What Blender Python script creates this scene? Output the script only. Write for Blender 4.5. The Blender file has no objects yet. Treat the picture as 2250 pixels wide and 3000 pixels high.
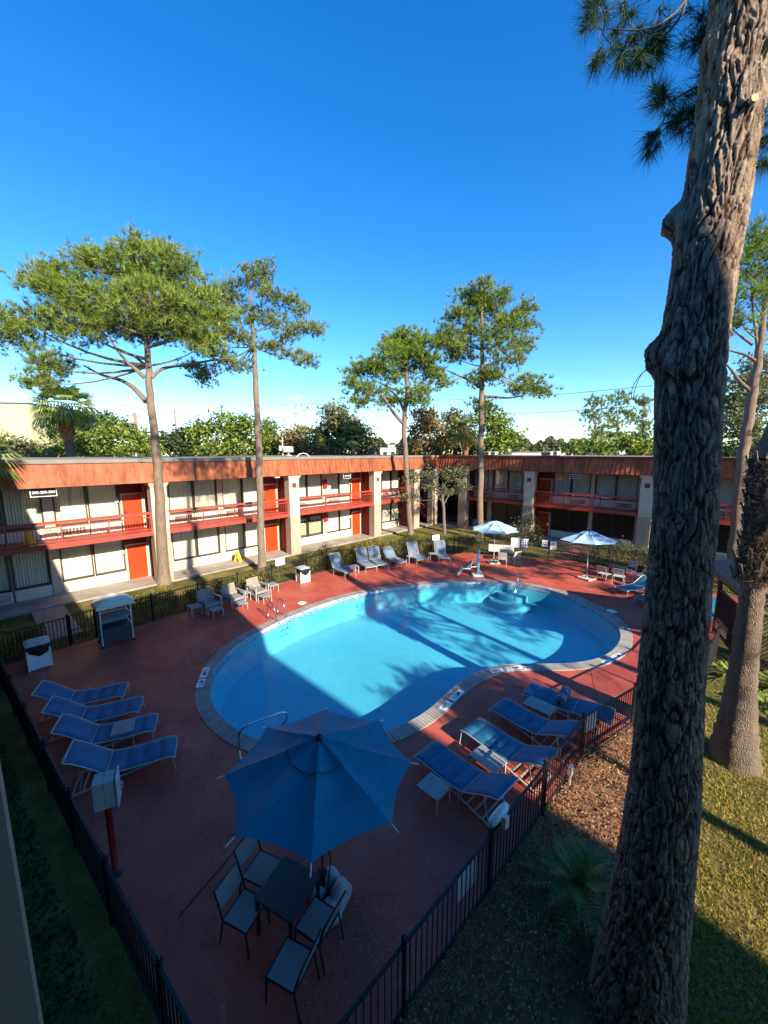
import bpy, math, random
import numpy as np
from mathutils import Vector, Matrix, noise
from mathutils.geometry import tessellate_polygon
random.seed(7); RN = np.random.RandomState(11)
S = bpy.context.scene; COL = S.collection
rad = math.radians
# ------------------------------------------------------------------ surveyed camera
FPX = 1158.0; PITCH = rad(8.74); CAMH = 7.7
def ray(x, y):
    u = (x-1125)/FPX; v = -(y-1500)/FPX
    return Vector((u, math.cos(PITCH)+v*math.sin(PITCH), -math.sin(PITCH)+v*math.cos(PITCH)))
def g(x, y, z=0.0):
    d = ray(x, y); t = (z-CAMH)/d.z
    return Vector((d.x*t, d.y*t, z))
def atY(x, y, Y):
    d = ray(x, y); t = Y/d.y
    return Vector((d.x*t, Y, CAMH+d.z*t))
def azv(a, l=1.0): return Vector((math.sin(rad(a))*l, math.cos(rad(a))*l, 0))
E1 = azv(44); E2 = azv(134)
def uv(u, v, z=0): return E1*u+E2*v+Vector((0, 0, z))
def zrot(az):       # object rotation so that local +X looks along azimuth az
    return rad(90-az)
# ------------------------------------------------------------------ scene helpers
def link(o, parent=None):
    COL.objects.link(o)
    if parent is not None: o.parent = parent
    return o
def tag(o, label=None, cat=None, group=None, kind=None):
    if label: o['label'] = label
    if cat: o['category'] = cat
    if group: o['group'] = group
    if kind: o['kind'] = kind
    return o
def thing(name, label, cat, loc=(0, 0, 0), rz=0.0, group=None):
    o = bpy.data.objects.new(name, None); o.empty_display_size = .2
    o.location = loc; o.rotation_euler = (0, 0, rz)
    return tag(link(o), label, cat, group)
def copy_tree(o, parent=None):
    c = o.copy(); COL.objects.link(c); c.parent = parent
    for ch in list(o.children): copy_tree(ch, c)
    return c
def place(o, loc, rz, label, group=None):
    o.location = loc; o.rotation_euler = (0, 0, rz); o['label'] = label
    if group: o['group'] = group
    return o
class MB:
    def __init__(s): s.v = []; s.f = []; s.m = []; s.uv = None
    def add(s, vs, fs, mi=0):
        n = len(s.v); s.v.extend([tuple(p) for p in vs])
        s.f.extend([tuple(i+n for i in f) for f in fs]); s.m.extend([mi]*len(fs)); return s
    def box(s, x0, x1, y0, y1, z0, z1, mi=0, M=None):
        if x0 > x1: x0, x1 = x1, x0
        if y0 > y1: y0, y1 = y1, y0
        vs = [(x0,y0,z0),(x1,y0,z0),(x1,y1,z0),(x0,y1,z0),(x0,y0,z1),(x1,y0,z1),(x1,y1,z1),(x0,y1,z1)]
        if M is not None: vs = [M@Vector(p) for p in vs]
        return s.add(vs, [(0,3,2,1),(4,5,6,7),(0,1,5,4),(1,2,6,5),(2,3,7,6),(3,0,4,7)], mi)
    def bar(s, a, b, w, h=None, mi=0, up=(0, 0, 1)):
        h = h or w; a = Vector(a); b = Vector(b); d = (b-a); L = d.length
        if L < 1e-6: return s
        d.normalize(); up = Vector(up)
        if abs(d.dot(up)) > .98: up = Vector((1, 0, 0))
        r = d.cross(up).normalized(); t = r.cross(d)
        vs = [p+r*(i*w/2)+t*(j*h/2) for p in (a, b) for i, j in ((-1,-1),(1,-1),(1,1),(-1,1))]
        return s.add(vs, [(0,1,2,3),(7,6,5,4),(0,4,5,1),(1,5,6,2),(2,6,7,3),(3,7,4,0)], mi)
    def tube(s, pts, r, n=8, mi=0, cap=True):
        pts = [Vector(p) for p in pts]; m = len(pts)
        rs = r if hasattr(r, '__len__') else [r]*m
        t0 = (pts[1]-pts[0]).normalized(); up = Vector((0, 0, 1)) if abs(t0.z) < .9 else Vector((1, 0, 0))
        vs = []; side = t0.cross(up).normalized()
        for i, p in enumerate(pts):
            t = (pts[min(i+1, m-1)]-pts[max(i-1, 0)]).normalized()
            side = (side-t*side.dot(t)).normalized(); up = side.cross(t)
            for k in range(n):
                a = 2*math.pi*k/n
                vs.append(p+side*(math.cos(a)*rs[i])+up*(math.sin(a)*rs[i]))
        fs = [(i*n+k, i*n+(k+1) % n, (i+1)*n+(k+1) % n, (i+1)*n+k) for i in range(m-1) for k in range(n)]
        if cap: fs += [tuple(range(n)), tuple((m-1)*n+k for k in reversed(range(n)))]
        fs = [tuple(reversed(f)) for f in fs]
        return s.add(vs, fs, mi)
    def lathe(s, prof, n=16, c=(0, 0, 0), mi=0):
        vs = []; c = Vector(c)
        for r, z in prof:
            for k in range(n):
                a = 2*math.pi*k/n; vs.append(c+Vector((r*math.cos(a), r*math.sin(a), z)))
        m = len(prof)
        fs = [(i*n+k, i*n+(k+1) % n, (i+1)*n+(k+1) % n, (i+1)*n+k) for i in range(m-1) for k in range(n)]
        fs += [tuple(reversed(range(n))), tuple((m-1)*n+k for k in range(n))]
        return s.add(vs, fs, mi)
    def arrays(s, V, F, mi=0):
        n = len(s.v); s.v.extend(map(tuple, V)); s.f.extend(map(tuple, (F+n).tolist())); s.m.extend([mi]*len(F)); return s
    def mesh(s, name, mats, smooth=False):
        me = bpy.data.meshes.new(name); me.from_pydata(s.v, [], s.f)
        for m in (mats if isinstance(mats, (list, tuple)) else [mats]): me.materials.append(m)
        if len(set(s.m)) > 1 or (s.m and s.m[0]): me.polygons.foreach_set('material_index', s.m)
        if smooth: me.polygons.foreach_set('use_smooth', [True]*len(s.f))
        me.update(); return me
    def build(s, name, mats, parent=None, smooth=False, loc=None, rz=0):
        o = bpy.data.objects.new(name, s.mesh(name, mats, smooth))
        if loc is not None: o.location = loc
        o.rotation_euler = (0, 0, rz)
        return link(o, parent)
def soft(o, w=.006, seg=1):
    b = o.modifiers.new('bevel', 'BEVEL'); b.width = w; b.segments = seg; b.limit_method = 'ANGLE'; return o
def fast_mesh(name, V, F, mats, smooth=False, mi=None):
    """V (n,3), F (m,k) arrays"""
    me = bpy.data.meshes.new(name); k = F.shape[1]
    me.vertices.add(len(V)); me.vertices.foreach_set('co', np.asarray(V, np.float32).ravel())
    me.loops.add(F.size); me.loops.foreach_set('vertex_index', np.asarray(F, np.int32).ravel())
    me.polygons.add(len(F)); me.polygons.foreach_set('loop_start', np.arange(len(F), dtype=np.int32)*k)
    for m in (mats if isinstance(mats, (list, tuple)) else [mats]): me.materials.append(m)
    if mi is not None: me.polygons.foreach_set('material_index', np.asarray(mi, np.int32))
    if smooth: me.polygons.foreach_set('use_smooth', np.ones(len(F), bool))
    me.update(calc_edges=True); me.validate(); return me
def text_into(mb, s, size, M, mi=0, depth=.004, align='CENTER'):
    cu = bpy.data.curves.new('t', 'FONT'); cu.body = s; cu.size = size; cu.align_x = align; cu.align_y = 'CENTER'
    cu.extrude = depth/2; cu.offset = size*.012; cu.resolution_u = 2
    o = bpy.data.objects.new('t', cu); COL.objects.link(o)
    bpy.context.view_layer.update()
    me = bpy.data.meshes.new_from_object(o)
    mb.add([M@v.co for v in me.vertices], [tuple(p.vertices) for p in me.polygons], mi)
    bpy.data.objects.remove(o); bpy.data.curves.remove(cu); bpy.data.meshes.remove(me)
# ------------------------------------------------------------------ materials
class NT:
    def __init__(s, name):
        s.m = bpy.data.materials.new(name); s.m.use_nodes = True; s.t = s.m.node_tree; s.t.nodes.clear()
        s.out = s.n('ShaderNodeOutputMaterial'); s.p = s.n('ShaderNodeBsdfPrincipled'); s.l(s.p.outputs[0], s.out.inputs[0])
        s.tc = s.n('ShaderNodeTexCoord')
    def n(s, t, **k):
        nd = s.t.nodes.new(t)
        for a, b in k.items(): setattr(nd, a, b)
        return nd
    def l(s, a, b): s.t.links.new(a, b)
    def noise(s, scale, detail=4, rough=.55, co=None, sc=None, dist=0):
        n = s.n('ShaderNodeTexNoise'); n.inputs['Scale'].default_value = scale; n.inputs['Detail'].default_value = detail
        n.inputs['Roughness'].default_value = rough; n.inputs['Distortion'].default_value = dist
        co = co or s.tc.outputs['Object']
        if sc:
            mp = s.n('ShaderNodeMapping'); mp.inputs['Scale'].default_value = sc; s.l(co, mp.inputs[0]); co = mp.outputs[0]
        s.l(co, n.inputs['Vector']); return n.outputs['Fac']
    def ramp(s, f, stops):
        r = s.n('ShaderNodeValToRGB'); e = r.color_ramp.elements
        while len(e) < len(stops): e.new(.5)
        for i, (p, c) in enumerate(stops):
            e[i].position = p; e[i].color = tuple(c)+(1,) if len(c) == 3 else c
        s.l(f, r.inputs[0]); return r.outputs[0]
    def mix(s, f, a, b, mode='MIX'):
        m = s.n('ShaderNodeMix', data_type='RGBA', blend_type=mode)
        for i, v in ((0, f), (6, a), (7, b)):
            if isinstance(v, (int, float)): m.inputs[i].default_value = v
            elif isinstance(v, (tuple, list)): m.inputs[i].default_value = tuple(v)+(1,) if len(v) == 3 else v
            else: s.l(v, m.inputs[i])
        return m.outputs[2]
    def math(s, op, a, b=0.0):
        m = s.n('ShaderNodeMath', operation=op)
        for i, v in ((0, a), (1, b)):
            if isinstance(v, (int, float)): m.inputs[i].default_value = v
            else: s.l(v, m.inputs[i])
        return m.outputs[0]
    def schlick(s, f0, nrm=None):
        g_ = s.n('ShaderNodeNewGeometry'); d = s.n('ShaderNodeVectorMath', operation='DOT_PRODUCT'); s.l(g_.outputs['Incoming'], d.inputs[0]); s.l(nrm or g_.outputs['Normal'], d.inputs[1])
        c = s.math('SUBTRACT', 1.0, s.math('ABSOLUTE', d.outputs['Value'])); return s.math('ADD', f0, s.math('MULTIPLY', 1-f0, s.math('POWER', c, 5.0)))
    def bump(s, h, strength=.3, dist=.02):
        b = s.n('ShaderNodeBump'); b.inputs['Strength'].default_value = strength; b.inputs['Distance'].default_value = dist
        s.l(h, b.inputs['Height']); s.l(b.outputs[0], s.p.inputs['Normal'])
    def base(s, c):
        if isinstance(c, (tuple, list)): s.p.inputs['Base Color'].default_value = tuple(c)+(1,)
        else: s.l(c, s.p.inputs['Base Color'])
    def set(s, rough=.6, metal=0, spec=.5):
        s.p.inputs['Roughness'].default_value = rough; s.p.inputs['Metallic'].default_value = metal
        s.p.inputs['Specular IOR Level'].default_value = spec; return s.m
def mat(name, col, rough=.6, metal=0, spec=.4, var=.25, sc=3.0, bump=0, bsc=60, dirt=None):
    t = NT(name); d = tuple(c*(1-var) for c in col); b = tuple(min(1, c*(1+var*.6)) for c in col)
    c = t.ramp(t.noise(sc, 5, .62), [(.3, d), (.7, b)])
    if dirt: c = t.mix(t.ramp(t.noise(sc*.45, 6, .7), [(.5, (0, 0, 0)), (.72, (1, 1, 1))]), c, dirt)
    t.base(c)
    if bump: t.bump(t.noise(bsc, 3), bump, .01)
    return t.set(rough, metal, spec)
def leafmat(name, cols, rough=.55, trans=.25, sc=1.2):
    """leaf colour varies leaf by leaf; some light passes through"""
    t = NT(name)
    geo = t.n('ShaderNodeNewGeometry')
    r = t.ramp(geo.outputs['Random Per Island'], [(i/(len(cols)-1), c) for i, c in enumerate(cols)])
    big = t.ramp(t.noise(sc, 3), [(.3, (.72, .72, .72)), (.7, (1.2, 1.2, 1.15))])
    c = t.mix(1.0, r, big, 'MULTIPLY'); t.base(c); t.set(rough, 0, .25)
    if trans:
        tr = t.n('ShaderNodeBsdfTranslucent'); t.l(c, tr.inputs[0])
        mx = t.n('ShaderNodeMixShader'); mx.inputs[0].default_value = trans
        t.l(t.p.outputs[0], mx.inputs[1]); t.l(tr.outputs[0], mx.inputs[2]); t.l(mx.outputs[0], t.out.inputs[0])
    return t.m
M = {}
def wood(name, col, rough=.6, var=.3):
    t = NT(name); f = t.noise(4, 5, .6, sc=(1, 12, 12))
    t.base(t.ramp(f, [(.3, tuple(c*(1-var) for c in col)), (.7, tuple(c*(1+var*.5) for c in col))])); return t.set(rough)
M['red'] = mat('red_paint', (.36, .052, .030), .5, var=.18, sc=2.5, bump=.1, bsc=30, dirt=(.25, .05, .035))
M['reddoor'] = mat('door_paint', (.56, .045, .008), .38, var=.12, sc=1.5)
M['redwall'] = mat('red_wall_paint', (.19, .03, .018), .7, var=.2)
M['cream'] = mat('cream_panel', (.72, .66, .50), .6, var=.06, sc=1.2)
M['stucco'] = mat('stucco', (.56, .47, .35), .85, var=.12, sc=1.5, bump=.25, bsc=70, dirt=(.44, .35, .25))
M['stucco_low'] = mat('stucco_lower', (.42, .30, .22), .85, var=.14, sc=1.5, bump=.25, bsc=70)
M['brick'] = None
M['frame'] = mat('bronze_frame', (.055, .042, .032), .45, var=.2)
M['gravel'] = mat('roof_gravel', (.25, .215, .17), .95, var=.35, sc=9, bump=.4, bsc=40)
M['cap'] = mat('roof_cap_metal', (.21, .18, .145), .5, var=.2, sc=1.5)
M['walk'] = mat('walk_concrete', (.34, .29, .23), .75, var=.22, sc=1.3, bump=.15, bsc=50, dirt=(.20, .17, .14))
M['iron'] = mat('black_iron', (.018, .018, .02), .42, var=.3, sc=8)
M['alum'] = mat('grey_aluminium', (.42, .405, .375), .40, .1, var=.1, sc=5)
M['steel'] = mat('stainless', (.62, .62, .62), .14, 1.0, var=.05)
M['white'] = mat('white_plastic', (.74, .74, .70), .4, var=.07, sc=4)
M['whitedirty'] = mat('weathered_white', (.62, .61, .57), .5, var=.18, sc=5)
M['black'] = mat('black_plastic', (.012, .012, .013), .28, var=.3, sc=10, bump=.5, bsc=14)
M['dark'] = mat('dark_grey_panel', (.045, .048, .052), .5, var=.2)
M['greylid'] = mat('grey_lid', (.40, .46, .48), .4, var=.1)
M['grille'] = mat('vent_grille', (.50, .44, .33), .55, var=.15, sc=6)
M['grilled'] = mat('vent_dark', (.10, .085, .07), .6, var=.2)
M['yellow'] = mat('yellow_plastic', (.78, .52, .02), .4, var=.1)
M['firered'] = mat('fire_cabinet_red', (.55, .02, .02), .3, var=.1)
M['blacksign'] = mat('sign_black', (.01, .01, .01), .4, var=.1)
M['paper'] = mat('sign_white', (.82, .81, .76), .5, var=.03)
M['navy'] = mat('sign_navy', (.06, .06, .22), .5, var=.1)
M['curtain'] = mat('curtain_cloth', (.74, .71, .60), .85, var=.05, sc=2)
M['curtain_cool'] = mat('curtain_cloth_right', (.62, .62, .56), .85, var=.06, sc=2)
M['screen'] = mat('solar_screen', (.006, .008, .014), .32, var=.3, sc=3)
M['tablegrey'] = mat('table_slat', (.30, .31, .30), .5, var=.15, sc=6)
M['slingdark'] = mat('sling_grey', (.22, .29, .30), .7, var=.12, sc=5, bump=.15, bsc=160)
M['cushion'] = mat('chair_grey', (.27, .235, .19), .7, var=.15, sc=4)
M['bag'] = mat('weight_bag', (.42, .42, .41), .75, var=.15, sc=6, bump=.3, bsc=25)
M['patch'] = mat('concrete_patch', (.25, .22, .2), .9, var=.3, sc=6, bump=.2)
M['terra'] = mat('terracotta', (.45, .12, .06), .7)
M['liftblue'] = mat('lift_blue_plastic', (.22, .42, .58), .35, var=.1)
M['ybld'] = mat('pale_yellow_wall', (.60, .53, .27), .8, var=.05)
M['wbld'] = mat('white_metal_wall', (.74, .72, .66), .7, var=.08)
M['brownroof'] = mat('brown_shingle', (.33, .14, .085), .8, var=.3, sc=6, bump=.4, bsc=20)
M['lattice'] = mat('brown_lattice', (.055, .026, .022), .65, var=.3)
M['pylon'] = mat('galvanised_lattice', (.42, .42, .42), .6, var=.1)
M['pole'] = wood('utility_pole_wood', (.28, .2, .13), .8)
M['screenpaper'] = mat('window_poster', (.42, .40, .30), .7, var=.12, sc=3)
def fabric(name, a, b, sheen=.3, stains=False):
    t = NT(name); f = t.noise(3, 5, .6); c = t.ramp(f, [(.3, a), (.7, b)])
    if stains:
        st = t.ramp(t.noise(9, 2, .5, dist=.6), [(.71, (1, 1, 1)), (.76, (.45, .5, .55))]); c = t.mix(1.0, c, st, 'MULTIPLY')
        st2 = t.ramp(t.noise(1.6, 6, .7), [(.4, (1, 1, 1)), (.75, (.8, .84, .88))]); c = t.mix(1.0, c, st2, 'MULTIPLY')
    t.base(c); t.bump(t.noise(220, 2), .12, .004); m = t.set(.68, 0, .22)
    t.p.inputs['Sheen Weight'].default_value = sheen; t.p.inputs['Sheen Roughness'].default_value = .4; return m
M['umb'] = fabric('umbrella_canvas', (.006, .165, .25), (.012, .215, .30), .0, True)
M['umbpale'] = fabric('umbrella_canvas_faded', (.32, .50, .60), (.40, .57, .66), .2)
M['blue'] = fabric('blue_sling', (.012, .11, .20), (.022, .15, .25), .08)
M['greyblue'] = fabric('grey_blue_sling', (.12, .16, .205), (.17, .215, .26), .2)
M['bluetowel'] = None
def glassmat():
    t = NT('window_glass'); tr = t.n('ShaderNodeBsdfTransparent'); gl = t.n('ShaderNodeBsdfGlossy')
    gl.inputs['Roughness'].default_value = .015; 
    tr.inputs[0].default_value = (.97, .97, .94, 1); b = t.n('ShaderNodeBump'); b.inputs['Strength'].default_value = .04
    t.l(t.noise(1.5, 2), b.inputs['Height']); t.l(b.outputs[0], gl.inputs['Normal'])
    f = t.schlick(.055); mx = t.n('ShaderNodeMixShader')
    t.l(f, mx.inputs[0]); t.l(tr.outputs[0], mx.inputs[1]); t.l(gl.outputs[0], mx.inputs[2]); t.l(mx.outputs[0], t.out.inputs[0]); return t.m
M['glass'] = glassmat()
def fasciamat():
    t = NT('standing_seam_fascia'); c = t.ramp(t.noise(1.1, 6, .65, sc=(1, 1, .25)), [(.28, (.24, .06, .024)), (.5, (.37, .10, .036)), (.75, (.46, .14, .055))])
    streak = t.ramp(t.noise(3.2, 5, .7, sc=(1, 1, .12)), [(.42, (1, 1, 1)), (.66, (.5, .43, .38))])
    t.base(t.mix(1.0, c, streak, 'MULTIPLY')); return t.set(.62, 0, .3)
M['fascia'] = fasciamat()
def deckmat():
    t = NT('painted_concrete_deck'); P = t.n('ShaderNodeNewGeometry').outputs['Position']
    c = t.ramp(t.noise(.55, 7, .66, P), [(.3, (.32, .055, .036)), (.5, (.44, .082, .048)), (.72, (.53, .125, .075))])
    wear = t.ramp(t.noise(.9, 8, .72, P, dist=1.2), [(.6, (0, 0, 0)), (.72, (1, 1, 1))])
    c = t.mix(t.math('MULTIPLY', wear, .6), c, (.55, .30, .23))
    vo = t.n('ShaderNodeTexVoronoi', feature='DISTANCE_TO_EDGE'); vo.inputs['Scale'].default_value = .28; mxv = t.n('ShaderNodeVectorMath', operation='ADD'); nv = t.n('ShaderNodeTexNoise'); nv.inputs['Scale'].default_value = 1.3; nv.inputs['Detail'].default_value = 6; t.l(P, nv.inputs['Vector']); t.l(P, mxv.inputs[0]); t.l(nv.outputs['Color'], mxv.inputs[1]); t.l(mxv.outputs[0], vo.inputs['Vector'])
    crk = t.ramp(vo.outputs['Distance'], [(.0, (.66, .62, .62)), (.004, (1, 1, 1))]); c = t.mix(1.0, c, crk, 'MULTIPLY')
    gr = t.ramp(t.noise(.23, 8, .75, P, dist=.8), [(.60, (0, 0, 0)), (.66, (1, 1, 1))]); gr2 = t.ramp(t.noise(4, 6, .8, P), [(.48, (0, 0, 0)), (.6, (1, 1, 1))]); c = t.mix(t.math('MULTIPLY', t.math('MULTIPLY', gr, gr2), .7), c, (.30, .25, .22))
    fleck = t.ramp(t.noise(7, 6, .75, P, dist=.5), [(.66, (0, 0, 0)), (.72, (1, 1, 1))])
    c = t.mix(t.math('MULTIPLY', fleck, .4), c, (.55, .4, .34))
    spot = t.ramp(t.noise(1.6, 4, .7, P, dist=2), [(.3, (.62, .6, .6)), (.42, (1, 1, 1))])
    c = t.mix(1.0, c, spot, 'MULTIPLY')
    t.base(c); rr = t.ramp(t.noise(1.2, 5, .6, P), [(.3, (.42, .42, .42)), (.7, (.72, .72, .72))]); t.bump(t.noise(90, 4, .6, P), .22, .006)
    m = t.set(.55, 0, .4); t.l(rr, t.p.inputs['Roughness']); return m
M['deck'] = deckmat()
def lawnmat():
    t = NT('lawn'); P = t.n('ShaderNodeNewGeometry').outputs['Position']
    c = t.ramp(t.noise(.6, 7, .7, P), [(.3, (.06, .07, .018)), (.5, (.15, .14, .04)), (.68, (.34, .23, .09))])
    f = t.ramp(t.noise(30, 4, .7, P), [(.3, (.5, .5, .5)), (.7, (1.4, 1.4, 1.3))])
    t.base(t.mix(1.0, c, f, 'MULTIPLY')); t.bump(t.noise(45, 5, .7, P), .8, .05); return t.set(.95, 0, .1)
M['lawn'] = lawnmat()
def coping():
    t = NT('coping_pavers'); uvn = t.tc.outputs['UV']; br = t.n('ShaderNodeTexBrick'); t.l(uvn, br.inputs['Vector'])
    br.offset = 0; br.inputs['Scale'].default_value = 1; br.inputs['Brick Width'].default_value = .105; br.inputs['Row Height'].default_value = 5
    br.inputs['Mortar Size'].default_value = .012; br.inputs['Color1'].default_value = (.33, .29, .235, 1); br.inputs['Color2'].default_value = (.21, .19, .165, 1)
    br.inputs['Mortar'].default_value = (.46, .43, .38, 1); br.inputs['Bias'].default_value = 0
    P = t.n('ShaderNodeNewGeometry').outputs['Position']
    n = t.ramp(t.noise(1.1, 6, .7, P), [(.3, (.7, .7, .7)), (.7, (1.2, 1.2, 1.2))]); t.base(t.mix(1.0, br.outputs['Color'], n, 'MULTIPLY'))
    t.bump(t.math('SUBTRACT', 1.0, br.outputs['Fac']), .35, .01); return t.set(.75, 0, .3)
M['coping'] = coping()
def tileband():
    t = NT('waterline_tiles'); br = t.n('ShaderNodeTexBrick'); t.l(t.tc.outputs['UV'], br.inputs['Vector'])
    br.offset = .5; br.inputs['Scale'].default_value = 1; br.inputs['Brick Width'].default_value = .16; br.inputs['Row Height'].default_value = .085
    br.inputs['Mortar Size'].default_value = .008; br.inputs['Color1'].default_value = (.03, .07, .22, 1); br.inputs['Color2'].default_value = (.16, .24, .36, 1)
    br.inputs['Mortar'].default_value = (.6, .6, .56, 1); t.base(br.outputs['Color']); return t.set(.2, 0, .5)
M['tile'] = tileband()
def plaster():
    t = NT('pool_plaster'); P = t.n('ShaderNodeNewGeometry').outputs['Position']
    c = t.ramp(t.noise(.35, 5, .6, P), [(.3, (.085, .42, .53)), (.7, (.11, .48, .58))])
    w = t.ramp(t.noise(3, 5, .7, P, dist=1), [(.4, (.94, .95, .97)), (.7, (1.07, 1.06, 1.03))])
    v = t.n('ShaderNodeTexVoronoi', feature='SMOOTH_F1'); v.inputs['Scale'].default_value = 3.2; t.l(P, v.inputs['Vector'])
    t.base(t.mix(1.0, c, w, 'MULTIPLY')); return t.set(.7, 0, .2)
M['plaster'] = plaster()
M['step'] = mat('pool_step_plaster', (.17, .58, .62), .6, var=.1)
def watermat():
    t = NT('pool_water'); P = t.n('ShaderNodeNewGeometry').outputs['Position']
    tr = t.n('ShaderNodeBsdfTransparent'); tr.inputs[0].default_value = (.80, .97, 1.0, 1)
    gl = t.n('ShaderNodeBsdfGlossy'); gl.inputs['Roughness'].default_value = .03
    b = t.n('ShaderNodeBump'); b.inputs['Strength'].default_value = .28; b.inputs['Distance'].default_value = .03
    t.l(t.noise(2.6, 4, .6, P, dist=.6), b.inputs['Height']); t.l(b.outputs[0], gl.inputs['Normal'])
    mx = t.n('ShaderNodeMixShader'); t.l(t.schlick(.02, b.outputs[0]), mx.inputs[0]); t.l(tr.outputs[0], mx.inputs[1]); t.l(gl.outputs[0], mx.inputs[2])
    t.l(mx.outputs[0], t.out.inputs[0]); return t.m
M['water'] = watermat()
def barkmat(name, a, b, sc=1.0):
    t = NT(name); v = t.n('ShaderNodeTexVoronoi', feature='DISTANCE_TO_EDGE'); mp = t.n('ShaderNodeMapping'); mp.inputs['Scale'].default_value = (9*sc, 9*sc, 2.2*sc)
    t.l(t.tc.outputs['Object'], mp.inputs[0]); t.l(mp.outputs[0], v.inputs['Vector'])
    n = t.noise(6*sc, 6, .7, sc=(1, 1, .3)); c = t.ramp(n, [(.25, a), (.75, b)])
    cr = t.ramp(v.outputs['Distance'], [(0, (.45, .42, .4)), (.12, (1, 1, 1))]); t.base(t.mix(1.0, c, cr, 'MULTIPLY'))
    h = t.math('ADD', t.math('MULTIPLY', v.outputs['Distance'], 1.5), t.math('MULTIPLY', n, .6)); t.bump(h, .8, .03/sc); return t.set(.9, 0, .15)
M['bark'] = barkmat('pine_bark', (.17, .115, .08), (.36, .27, .20))
M['barkgrey'] = barkmat('grey_bark', (.14, .11, .09), (.28, .24, .2))
M['twig'] = mat('twig', (.12, .09, .065), .9)
M['palmbark'] = barkmat('palm_bark', (.12, .09, .065), (.27, .21, .15), .8)
M['boot'] = mat('palm_boot_fibre', (.34, .15, .06), .9, var=.4, sc=12)
M['needle'] = leafmat('pine_needles', [(.06, .105, .018), (.13, .20, .03), (.24, .30, .045), (.36, .38, .075)])
M['needle2'] = leafmat('pine_needles_olive', [(.06, .10, .03), (.13, .19, .04), (.23, .28, .07), (.30, .28, .08)])
M['needle3'] = leafmat('pine_needles_bright', [(.06, .12, .015), (.14, .23, .025), (.25, .33, .035), (.34, .37, .06)])
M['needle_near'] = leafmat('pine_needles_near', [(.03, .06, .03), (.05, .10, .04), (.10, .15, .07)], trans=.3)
M['needle_brown'] = leafmat('brown_needles', [(.2, .11, .04), (.26, .16, .06), (.14, .13, .04)])
M['leaf'] = leafmat('broad_leaves', [(.05, .09, .015), (.12, .18, .03), (.21, .26, .04), (.30, .33, .06)])
M['leafdark'] = leafmat('dark_leaves', [(.025, .045, .015), (.05, .08, .02), (.085, .115, .03)])
M['leafgrey'] = leafmat('grey_green_leaves', [(.07, .09, .035), (.13, .15, .06), (.19, .20, .085), (.2, .17, .08)])
M['leafbrown'] = leafmat('autumn_leaves', [(.20, .12, .04), (.30, .19, .07), (.18, .17, .06), (.38, .26, .12)])
M['hedge'] = leafmat('hedge_leaves', [(.06, .085, .018), (.14, .16, .03), (.25, .23, .05), (.34, .27, .08)])
M['palmleaf'] = leafmat('palm_fronds', [(.10, .15, .03), (.2, .27, .05), (.32, .36, .10)], rough=.4)
M['palmpale'] = leafmat('pale_palm_fronds', [(.16, .2, .05), (.26, .3, .08)], rough=.4)
M['sago'] = leafmat('sago_fronds', [(.06, .11, .03), (.11, .18, .045), (.17, .24, .07)], rough=.35)
M['drygrass'] = leafmat('dry_fronds', [(.55, .52, .42), (.38, .35, .26)], rough=.6)
M['litter'] = leafmat('dry_ground_cover', [(.14, .05, .025), (.32, .13, .06), (.50, .26, .13), (.24, .19, .06), (.58, .38, .2)], trans=.15, sc=.9)
M['grass'] = leafmat('grass_blades', [(.13, .15, .02), (.32, .30, .05), (.50, .38, .09), (.58, .38, .16)], trans=.2, sc=.7)
M['grassdark'] = leafmat('grass_blades_painted_shade', [(.012, .025, .01), (.022, .04, .014), (.035, .045, .018)], trans=.2, sc=.7)  # darkened copy of the grass: the left strip's shade is put into its colour
# ------------------------------------------------------------------ pool outline
PIN = [(-5.72,11.9),(-6.09,13.11),(-6.05,14.46),(-5.68,15.54),(-5.13,16.55),(-4.33,17.8),(-2.73,19.7),(-0.52,21.24),(2.34,22.22),(4.19,22.64),(6.05,22.77),(8.17,22.22),(9.3,21.35),(10.05,20.24),(10.5,18.85),(10.6,17.64),(10.42,16.55),(9.98,15.6),(9.35,14.8),(8.58,14.12),(7.76,13.68),(6.81,13.47),(5.97,13.44),(5.14,13.47),(4.25,13.4),(3.61,13.11),(2.96,12.64),(2.34,12.06),(1.88,11.5),(1.47,10.97),(0.93,10.45),(0.24,9.98),(-0.55,9.58),(-1.6,9.32),(-2.75,9.36),(-3.6,9.66),(-4.3,10.1),(-4.9,10.66),(-5.38,11.25)]
def catmull(P, n=5, closed=True):
    out = []; m = len(P)
    for i in range(m if closed else m-1):
        p0, p1, p2, p3 = [Vector(P[(i+k) % m] if closed else P[max(0, min(m-1, i+k))]) for k in (-1, 0, 1, 2)]
        for j in range(n):
            t = j/n; out.append(.5*((2*p1)+(p2-p0)*t+(2*p0-5*p1+4*p2-p3)*t*t+(3*p1-p0-3*p2+p3)*t**3))
    if not closed: out.append(Vector(P[-1]))
    return out
P1 = [Vector((a, b)) for a, b in PIN]
for _ in range(1): P1 = [(P1[i-1]+P1[i]*4+P1[(i+1) % len(P1)])/6 for i in range(len(P1))]
POOL = catmull(P1, 5); NP_ = len(POOL)
AREA = sum(POOL[i].x*POOL[(i+1) % NP_].y-POOL[(i+1) % NP_].x*POOL[i].y for i in range(NP_))
def offs(pts, d):
    n = len(pts); out = []; s = 1 if AREA > 0 else -1
    for i in range(n):
        t = (pts[(i+1) % n]-pts[i-1]).normalized(); out.append(pts[i]+Vector((t.y, -t.x))*d*s)
    return out
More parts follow.
